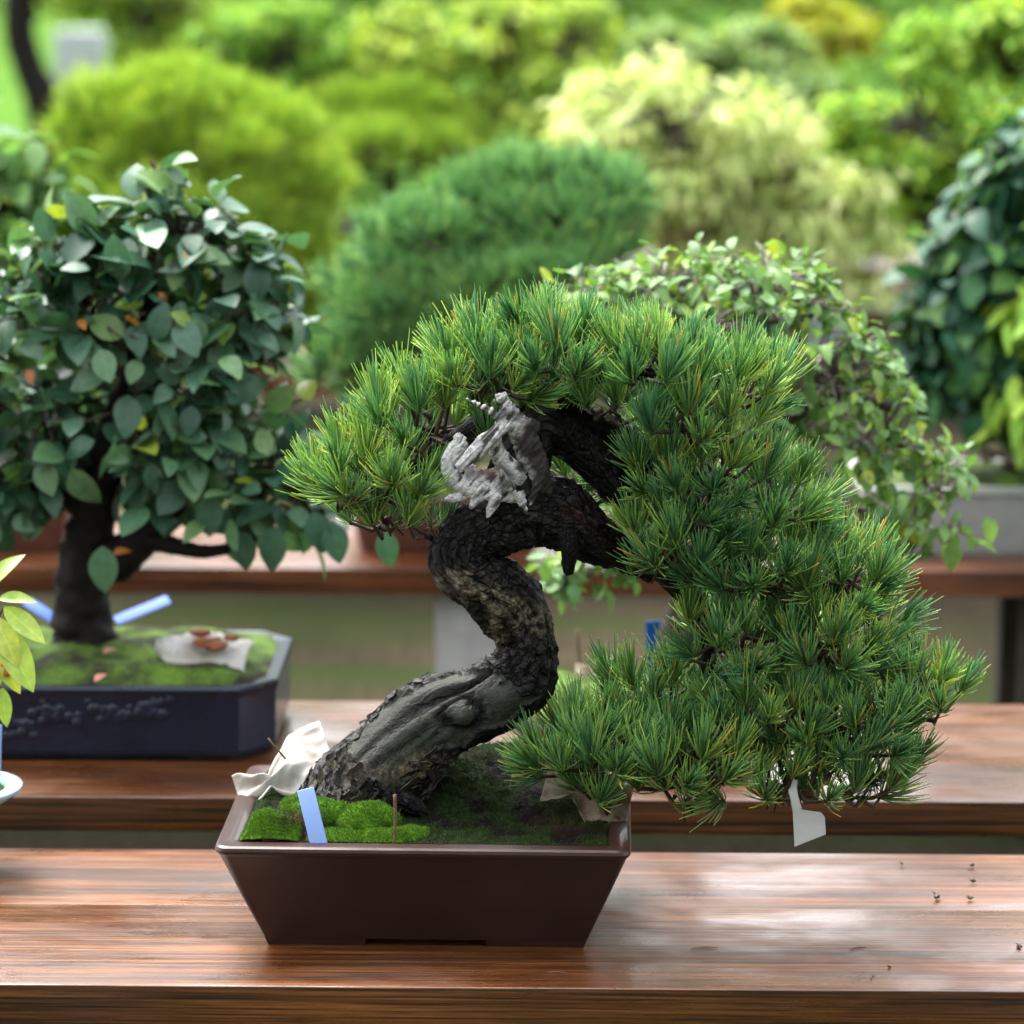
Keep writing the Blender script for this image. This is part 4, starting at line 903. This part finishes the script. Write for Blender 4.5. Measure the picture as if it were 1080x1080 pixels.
for p in pos: mb.add(*tube([q[3] * .5 + q[2] * .5, (q[2] + p) / 2 + np.array([0, 0, .006]), p], [.0022, .0018, .0012], 5, 8))
tag(mk('twigs', mb.geo(), M['twig'], sm_pot), kind='stuff')
for (px, py) in ((5, 700), (-2, 712), (8, 709)):
    bm = bmesh.new(); bmesh.ops.create_icosphere(bm, subdivisions=3, radius=.0052); V, F = bm_geo(bm); mk('berry', (V + at(px, py, Yp - .03), F), M['berry'], sm_pot)
a = onz(-7, 812, zr + .004); b = at(-6, 764, a[1] + .006)
stake('plant_label', 'pale blue label standing in the flared round pot, cut by the left border', a, b, .018, .0016, M['label_blue'])

# ================================================================== twiggy shrub behind the pine (second bench, slate pot)
YS = YF2 + .24
cS = onz(665, 800, BZ); SW, SD, SH = .33, .24, .060
sx_ = at(672, 780, YS)[0]
shrub = thing('twiggy_bonsai', 'twiggy light-green bonsai with small serrated leaves standing right behind the pine', 'bonsai', (sx_, YS, BZ), rad(-1.5))
prof = [(.03, 0), (.026, .006), (.004, SH - .012), (0, SH - .010), (-.002, SH - .003), (0, SH), (.014, SH - .001), (.017, SH - .006), (.02, SH - .02)]
mk('pot', pot_geo(SW, SD, prof, .03, 6), M['darkclay'], shrub, local=True)
soil_disc(SW - .03, SD - .03, SH - .006, .030, M['moss'], shrub)
str_ = simple_trunk(shrub, [(720, 735, 0, 30), (716, 690, 0, 24), (728, 640, 0, 22), (745, 580, 0, 20), (760, 520, 0, 17), (765, 450, 0, 13), (755, 380, 0, 9), (740, 310, 0, 5)], YS, M['twig'], sides=18, n=60)
for lst in ([(748, 590, 0, 12), (800, 560, -20, 10), (860, 545, -30, 8), (920, 565, -30, 6), (950, 580, -30, 5), (985, 560, -30, 3)], [(758, 500, 0, 11), (820, 450, -10, 8), (880, 420, -10, 6), (940, 430, -10, 4)], [(745, 600, 0, 10), (690, 570, -10, 8), (640, 580, -10, 6), (590, 590, -10, 3)], [(764, 460, 0, 9), (700, 400, 0, 7), (640, 350, 0, 4), (590, 320, 0, 3)], [(950, 578, -30, 4), (935, 560, -40, 3), (900, 560, -40, 2)], [(762, 420, 0, 9), (820, 360, 0, 6), (870, 320, 0, 4)]):
    simple_trunk(shrub, lst, YS, M['twig'], 'branch', 10, 36, holder=str_)
el = ells_px([(700, 315, 120, 62, 90), (800, 330, 110, 84, 100), (625, 320, 62, 44, 60), (860, 400, 100, 90, 95), (920, 470, 88, 84, 80), (970, 520, 68, 66, 60, -.02), (880, 530, 90, 66, 70, -.02), (1000, 545, 46, 56, 40, -.03), (760, 450, 110, 100, 90), (605, 600, 55, 36, 40), (660, 560, 70, 60, 50)], YS)
tm = leaf_template(9, .55, .35, .30, True)
(gv, gf, ga), tp1 = leafy(el, 500, 4, .030, tm, .5, .55, (.05, .75), .25, .65)
(gv2, gf2, ga2), tp2 = leafy(el, 180, 3, .028, tm, .4, .6, (.2, 1.0), .25, .25)
V = np.concatenate([gv, gv2]); F = np.concatenate([gf, gf2 + len(gv)])
mk('leaves', (V, F), M['leaf_mid'], shrub, attrs={a: np.concatenate([ga[a], ga2[a]]) for a in ga})
mb = twigs(np.concatenate([tp1, tp2]), el, .0024, .0010); tag(mk('twigs', mb.geo(), M['twig_grey'], str_), kind='stuff')
hp = [(945, 595, .040, (.1, -.2, -1)), (1003, 570, .044, (.1, -.2, -1)), (920, 655, .038, (.9, -.2, -.4)), (925, 680, .036, (.2, -.2, -1)), (1040, 545, .038, (.3, -.2, -1))]
pos = np.array([at(a, b, YS - .05) for a, b, *_ in hp])
g = leaves_geo(tm, pos, np.array([d for *_, d in hp]), np.tile(np.array([0, -1.0, .5]), (len(hp), 1)), np.array([s for _, _, s, _ in hp]), np.full(len(hp), .45))
mk('leaves', g[:2], M['leaf_mid'], shrub, attrs=g[2])
V, F = tube([at(985, 585, YS - .03), at(960, 590, YS - .03), at(945, 605, YS - .03), at(928, 650, YS - .04), at(925, 685, YS - .05)], [.002, .0018, .0014, .0012, .0009], 6, 24); mk('branch', (V, F), M['twig'], str_)
zs2 = BZ + SH + .012
a = onz(691, 722, zs2); b = at(689, 655, a[1] + .004)
stake('plant_label', 'deep blue plastic label upright in the moss behind the pine', a, b, .021, .0016, M['label_deep'])
a = onz(612, 712, zs2); b = at(609, 664, a[1] + .004); V, F = tube([a, b], [.002, .0018], 8, 6)
tag(mk('stick', (V, F), M['stick']), 'thin brown stick upright in the slate pot behind the pine trunk', 'stick')
packet('fertilizer_packet', 'pale paper packet on the moss of the slate pot behind the pine trunk', onz(628, 716, zs2) + np.array([0, 0, .012]), (.95, .1, .1), (0, .8, .5), (0, -.5, .85), .055, .045, M['paper_old'], 2, None, seed=12)

# ================================================================== bonsai on the farther benches
def back_pot(parent, w, d, h, mat, rim=.012):
    prof = [(.03, 0), (.026, .008), (.010, h - rim - .002), (0, h - rim), (0, h - .002), (.002, h), (rim, h), (rim + .006, h - .008), (rim + .01, h - .03)]
    return mk('pot', pot_geo(w, d, prof, .02, 5), mat, parent, local=True)
def clumpy(el, per, f):
    out = []
    for c, r in el:
        for k in range(per):
            d = nrm(R.normal(size=3))
            if d[2] < -.55: d[2] = -d[2]
            out.append((c + d * r * R.uniform(.62, .82), r * f * R.uniform(.75, 1.25) * np.array([1, 1, .75])))
    return out
def back_tree(name, label, px, Y, crown, leaf, potspec, tips=600, per=4, size=.03, tmpl=None, droop=.35, group=None, tone=(0, 1), pine=False, bark='bark', lo=.55, z0=BZ, spread=.6, clump=9):
    cx = at(px, 300, Y)[0]
    t = thing(name, label, 'bonsai', (cx, Y, z0), rad(R.uniform(-4, 2)), group)
    top = z0
    if potspec:
        pw, pd, phh, pm = potspec; back_pot(t, pw, pd, phh, M[pm]); soil_disc(pw - .03, pd - .03, phh - .008, .02, M['moss'], t, 14); top = z0 + phh
    el = ells_px(crown, Y)
    cz = max(c[2] for c, r in el); cl = min(c[2] for c, r in el)
    b0 = np.array([cx, Y, top]); main = el[0][0]
    j = R.normal(size=(3, 3)) * np.array([.05, .03, .01])
    pth = [b0, b0 * .7 + main * .3 + j[0], b0 * .35 + main * .65 + j[1], main]
    sz_ = float(np.mean([r[0] for c, r in el]))
    V, F = tube(pth, np.array([.17, .13, .10, .05]) * sz_, 12, 30, .06); tr = mk('trunk', (V, F), M[bark], t)
    for c, r in el[1:]:
        s = pth[1] * .3 + pth[2] * .7
        V, F = tube([s, (s + c) / 2 + R.normal(size=3) * .02, c], np.array([.07, .05, .025]) * sz_, 8, 16); mk('branch', (V, F), M[bark], tr)
    if pine:
        c0, o0 = sample_shell(clumpy(el, clump, .36), tips * 4, lo=.85, hi=1.0, under=.75, inner=.7)
        kp = []
        for i in range(len(c0)):
            if all(np.sum((c0[i] - c0[j]) ** 2) > (size * .52) ** 2 for j in kp): kp.append(i)
            if len(kp) >= tips: break
        P_, O_ = c0[kp], o0[kp]
        g = tufts(P_, nrm(O_ * .8 + np.array([0, 0, .8])), per, size, size * .042, 2, (4, 72), R.uniform(*tone, len(P_)))
        mk('needle_foliage', g[:2], M[leaf], t, attrs=g[2])
    else:
        g, P_ = leafy(clumpy(el, clump, .38) if clump else el, tips, per, size, tmpl or TB, droop, spread, tone, .6, lo)
        mk('leaves', g[:2], M[leaf], t, attrs=g[2])
    mb = twigs(P_, el, .004, .0015, 3); tag(mk('twigs', mb.geo(), M['twig'], tr), kind='stuff')
    return t
TB = leaf_template(5, .55, .3, .3)
Y3 = YF3 + .23
back_tree('bonsai_pine', 'round blue-green pine bonsai behind the main pine, on the red-brown bench', 470, Y3 + .02,
          [(520, 285, 124, 84, 110), (590, 238, 84, 66, 80), (430, 345, 94, 66, 90), (530, 355, 120, 70, 100), (400, 400, 80, 46, 70, -.03), (632, 258, 54, 54, 60), (480, 405, 100, 45, 70)], 'needle_blue', (.36, .28, .10, 'redclay'), 1150, 26, .042, pine=True, lo=.7, clump=12)
packet('fertilizer_packet', 'pinkish paper packet on the soil of the long grey pot at the right border', at(1062, 478, Y3 - .05), (.95, .1, .1), (0, .8, .5), (0, -.5, .85), .10, .07, M['paper_old'], 2, None, seed=21)
gp = back_tree('broadleaf_bonsai', 'bonsai with dark glossy green leaves in a long grey rectangular pot', 1075, Y3 - .02,
          [(1060, 260, 70, 120, 80), (1010, 330, 62, 90, 70), (1090, 200, 70, 90, 80), (1050, 390, 90, 70, 80), (1110, 330, 90, 130, 80), (985, 380, 40, 60, 50)], 'leaf_dark', (.56, .26, .125, 'greyclay'), 480, 4, .064, leaf_template(7, .62, .3, .28), .5, lo=.4, clump=0)
back_tree('drooping_bonsai', 'plant with long drooping light green leaves at the right border', 1230, Y3 - .14,
          [(1100, 340, 60, 50, 60), (1096, 420, 56, 50, 55), (1160, 380, 80, 90, 70)], 'leaf_yell', (.22, .2, .09, 'darkclay'), 60, 4, .085, leaf_template(9, .34, .4, .5), .75, spread=.35, tone=(.3, .9), clump=0)
back_tree('broadleaf_bonsai', 'grey-green broadleaf bonsai at the left border behind the navy pot tree', -20, Y3,
          [(10, 200, 66, 70, 60), (-30, 280, 90, 90, 80), (50, 290, 60, 70, 60), (-60, 180, 80, 70, 70), (30, 380, 90, 80, 80)], 'leaf_mid', (.34, .26, .10, 'redclay'), 230, 4, .065, leaf_template(7, .6, .3, .3), .4, tone=(0, .7), lo=.4, clump=0)
Y4 = 7.0
back_tree('bonsai_pine', 'rounded yellow-green pine bonsai upper left behind the navy pot tree', 190, Y4,
          [(190, 180, 120, 100, 110), (120, 160, 66, 66, 70), (270, 210, 84, 84, 80), (210, 280, 150, 90, 110), (310, 300, 52, 80, 60), (130, 260, 90, 70, 80), (240, 370, 130, 70, 90)], 'needle_yellow', (.5, .36, .13, 'redclay'), 1400, 24, .050, pine=True, lo=.7, clump=12)
back_tree('weeping_maple', 'pale yellow-green weeping maple bonsai behind and above the twiggy bonsai', 760, Y4 - .05,
          [(715, 125, 124, 80, 100), (635, 145, 70, 58, 70), (775, 190, 120, 84, 100), (860, 230, 92, 70, 80), (910, 262, 54, 44, 50), (700, 220, 120, 76, 80), (800, 290, 120, 56, 80)], 'leaf_pale', (.44, .34, .12, 'darkclay'), 1300, 5, .056, leaf_template(5, .30, .3, .35), .75, spread=.4, lo=.6, clump=12)
back_tree('round_bonsai', 'large rounded bright green bonsai in the upper right corner', 1000, Y4 + .1,
          [(980, 140, 110, 96, 110), (1050, 90, 110, 90, 110), (920, 200, 66, 66, 70), (1000, 230, 120, 76, 100), (1090, 200, 100, 110, 100), (900, 160, 50, 70, 60)], 'leaf_yell', (.5, .36, .13, 'redclay'), 1500, 5, .038, TB, .3, lo=.6)
Y5 = 9.15
back_tree('clipped_bonsai', 'cushion-shaped olive-green bonsai with a dark underside between the two rounded pines', 400, Y5 - .1,
          [(400, 150, 90, 56, 90), (340, 160, 46, 40, 50), (460, 160, 52, 44, 55)], 'needle_yellow', (.5, .36, .13, 'darkclay'), 900, 24, .05, pine=True, tone=(0, .5))
back_tree('maple_bonsai', 'spreading yellow-green maple bonsai at the top, with a dark limb showing', 520, Y5 + .15,
          [(520, 45, 110, 56, 90), (430, 50, 76, 50, 70), (600, 50, 70, 60, 70), (470, 95, 66, 24, 50), (570, 110, 80, 50, 70)], 'leaf_olive', (.5, .36, .12, 'darkclay'), 1000, 4, .045, TB, .35, tone=(.3, 1))
back_tree('round_bonsai', 'mid-green rounded bonsai at the top, left of the spreading maple', 285, Y5 + .1,
          [(290, 55, 84, 56, 80), (240, 50, 50, 46, 60), (330, 90, 60, 40, 60), (270, 120, 80, 50, 70)], 'leaf_yell', (.42, .34, .12, 'darkclay'), 900, 4, .042, TB, .35, tone=(0, .6))
back_tree('round_bonsai', 'soft sage-green dome-shaped bonsai at the top behind the pale maple', 750, Y5,
          [(750, 95, 110, 66, 90), (690, 70, 60, 50, 60), (830, 110, 66, 60, 70), (800, 60, 60, 40, 60)], 'leaf_sage', (.42, .34, .12, 'redclay'), 1000, 4, .042, TB, .35)
back_tree('golden_bonsai', 'small golden-yellow bush at the top between the sage dome and the bright green one', 850, 10.6,
          [(850, 25, 50, 40, 50), (895, 40, 34, 30, 40)], 'leaf_gold', (.36, .3, .12, 'redclay'), 350, 4, .05, TB, .35, z0=.35)
mk_st = thing('display_stand', 'low stone plinth under the golden-yellow bush', 'plinth', (at(850, 200, 10.6)[0], 10.6, 0))
mk('block', rbox((0, 0, .174), (.5, .4, .348), .01), M['stone'], mk_st, local=True)
back_tree('shrub', 'olive-yellow garden shrub at the top left beyond the stone block', 150, 13.5,
          [(150, 10, 90, 50, 90), (210, 50, 60, 50, 70), (110, 0, 60, 40, 60), (170, 110, 70, 90, 70)], 'leaf_olive', None, 900, 4, .07, TB, .35, z0=0, tone=(.2, .9))
# garden tree with a leaning dark trunk and its crown above the picture
Yg = 15.0
gt = thing('garden_tree', 'dark leaning tree trunk on the lawn in the upper left corner', 'tree', at(58, 225, Yg) * np.array([1, 1, 0]))
q = px_path([(66, 224, 0, 26), (50, 120, 0, 22), (30, 70, 0, 17), (20, 30, 0, 17), (22, -20, 0, 16), (30, -120, 0, 11), (20, -300, 0, 8)], Yg); q[0, 2] = 0
V, F = tube(q[:, :3], q[:, 3], 14, 50, .05); gtr = mk('trunk', (V, F), M['bark'], gt)
V, F = tube([at(20, 28, Yg), at(38, 8, Yg), at(60, -30, Yg)], [.05, .04, .03], 10, 14); mk('branch', (V, F), M['bark'], gtr)
el = [(np.array([q[-1, 0] + a, Yg + b, c]), np.array([1.3, 1.2, .8])) for a, b, c in ((0, 0, 3.8), (.9, .3, 3.5), (-1.0, -.2, 3.6), (.2, .8, 4.3), (-.4, -.6, 4.2))]
g, P_ = leafy(el, 900, 5, .16, TB, .3); mk('crown', g[:2], M['leaf_hedge'], gt, attrs=g[2])
sb = rbox(at(86, 62, 24.0) * np.array([1, 1, 0]) + np.array([0, 0, .30]), (.40, .36, .60), .02)
tag(mk('stone_block', sb, M['stone']), 'pale grey stone block standing on the lawn beside the dark leaning trunk', 'stone')
# far hedge: reads as one mass
mb_ells = [(np.array([x, 16.5 + .6 * math.sin(x * 3.1), .55]), np.array([.55, .6, 1.0 + .2 * math.sin(x * 5 + 1)])) for x in np.arange(-1.7, 4.6, .38)]
g, P_ = leafy(mb_ells, 3600, 4, .085, TB, .3)
tag(mk('hedge', g[:2], M['leaf_hedge'], attrs=g[2]), 'dark green hedge across the back of the garden', 'hedge', kind='stuff')

# tall hedge added unseen behind the camera to shade the pot and trunk fronts
hd = [(np.array([x, -1.9 + .12 * math.sin(x * 2.3), z_]), np.array([.75, .45, .75])) for x in np.arange(-6.0, 6.1, .8) for z_ in (.5, 1.4, 2.3, 3.1)]
g, P_ = leafy(hd, 5200, 5, .17, TB, .3)
tag(mk('hedge', g[:2], M['leaf_hedge'], attrs=g[2]), 'tall dark hedge added out of view behind the camera as a shade blocker', 'hedge', kind='stuff')
# belt of trees closing the garden beyond the lawn
bl = [(np.array([x, 48 + 2 * math.sin(x * 1.7), 1.6 + .5 * math.sin(x * .9)]), np.array([2.0, 1.8, 2.0 + .6 * math.sin(x * 2.1)])) for x in np.arange(-26, 26.1, 1.5)]
g, P_ = leafy(bl, 3600, 4, .36, TB, .3)
tag(mk('treeline', g[:2], M['leaf_hedge'], attrs=g[2]), 'distant belt of dark green trees beyond the lawn', 'trees', kind='stuff')
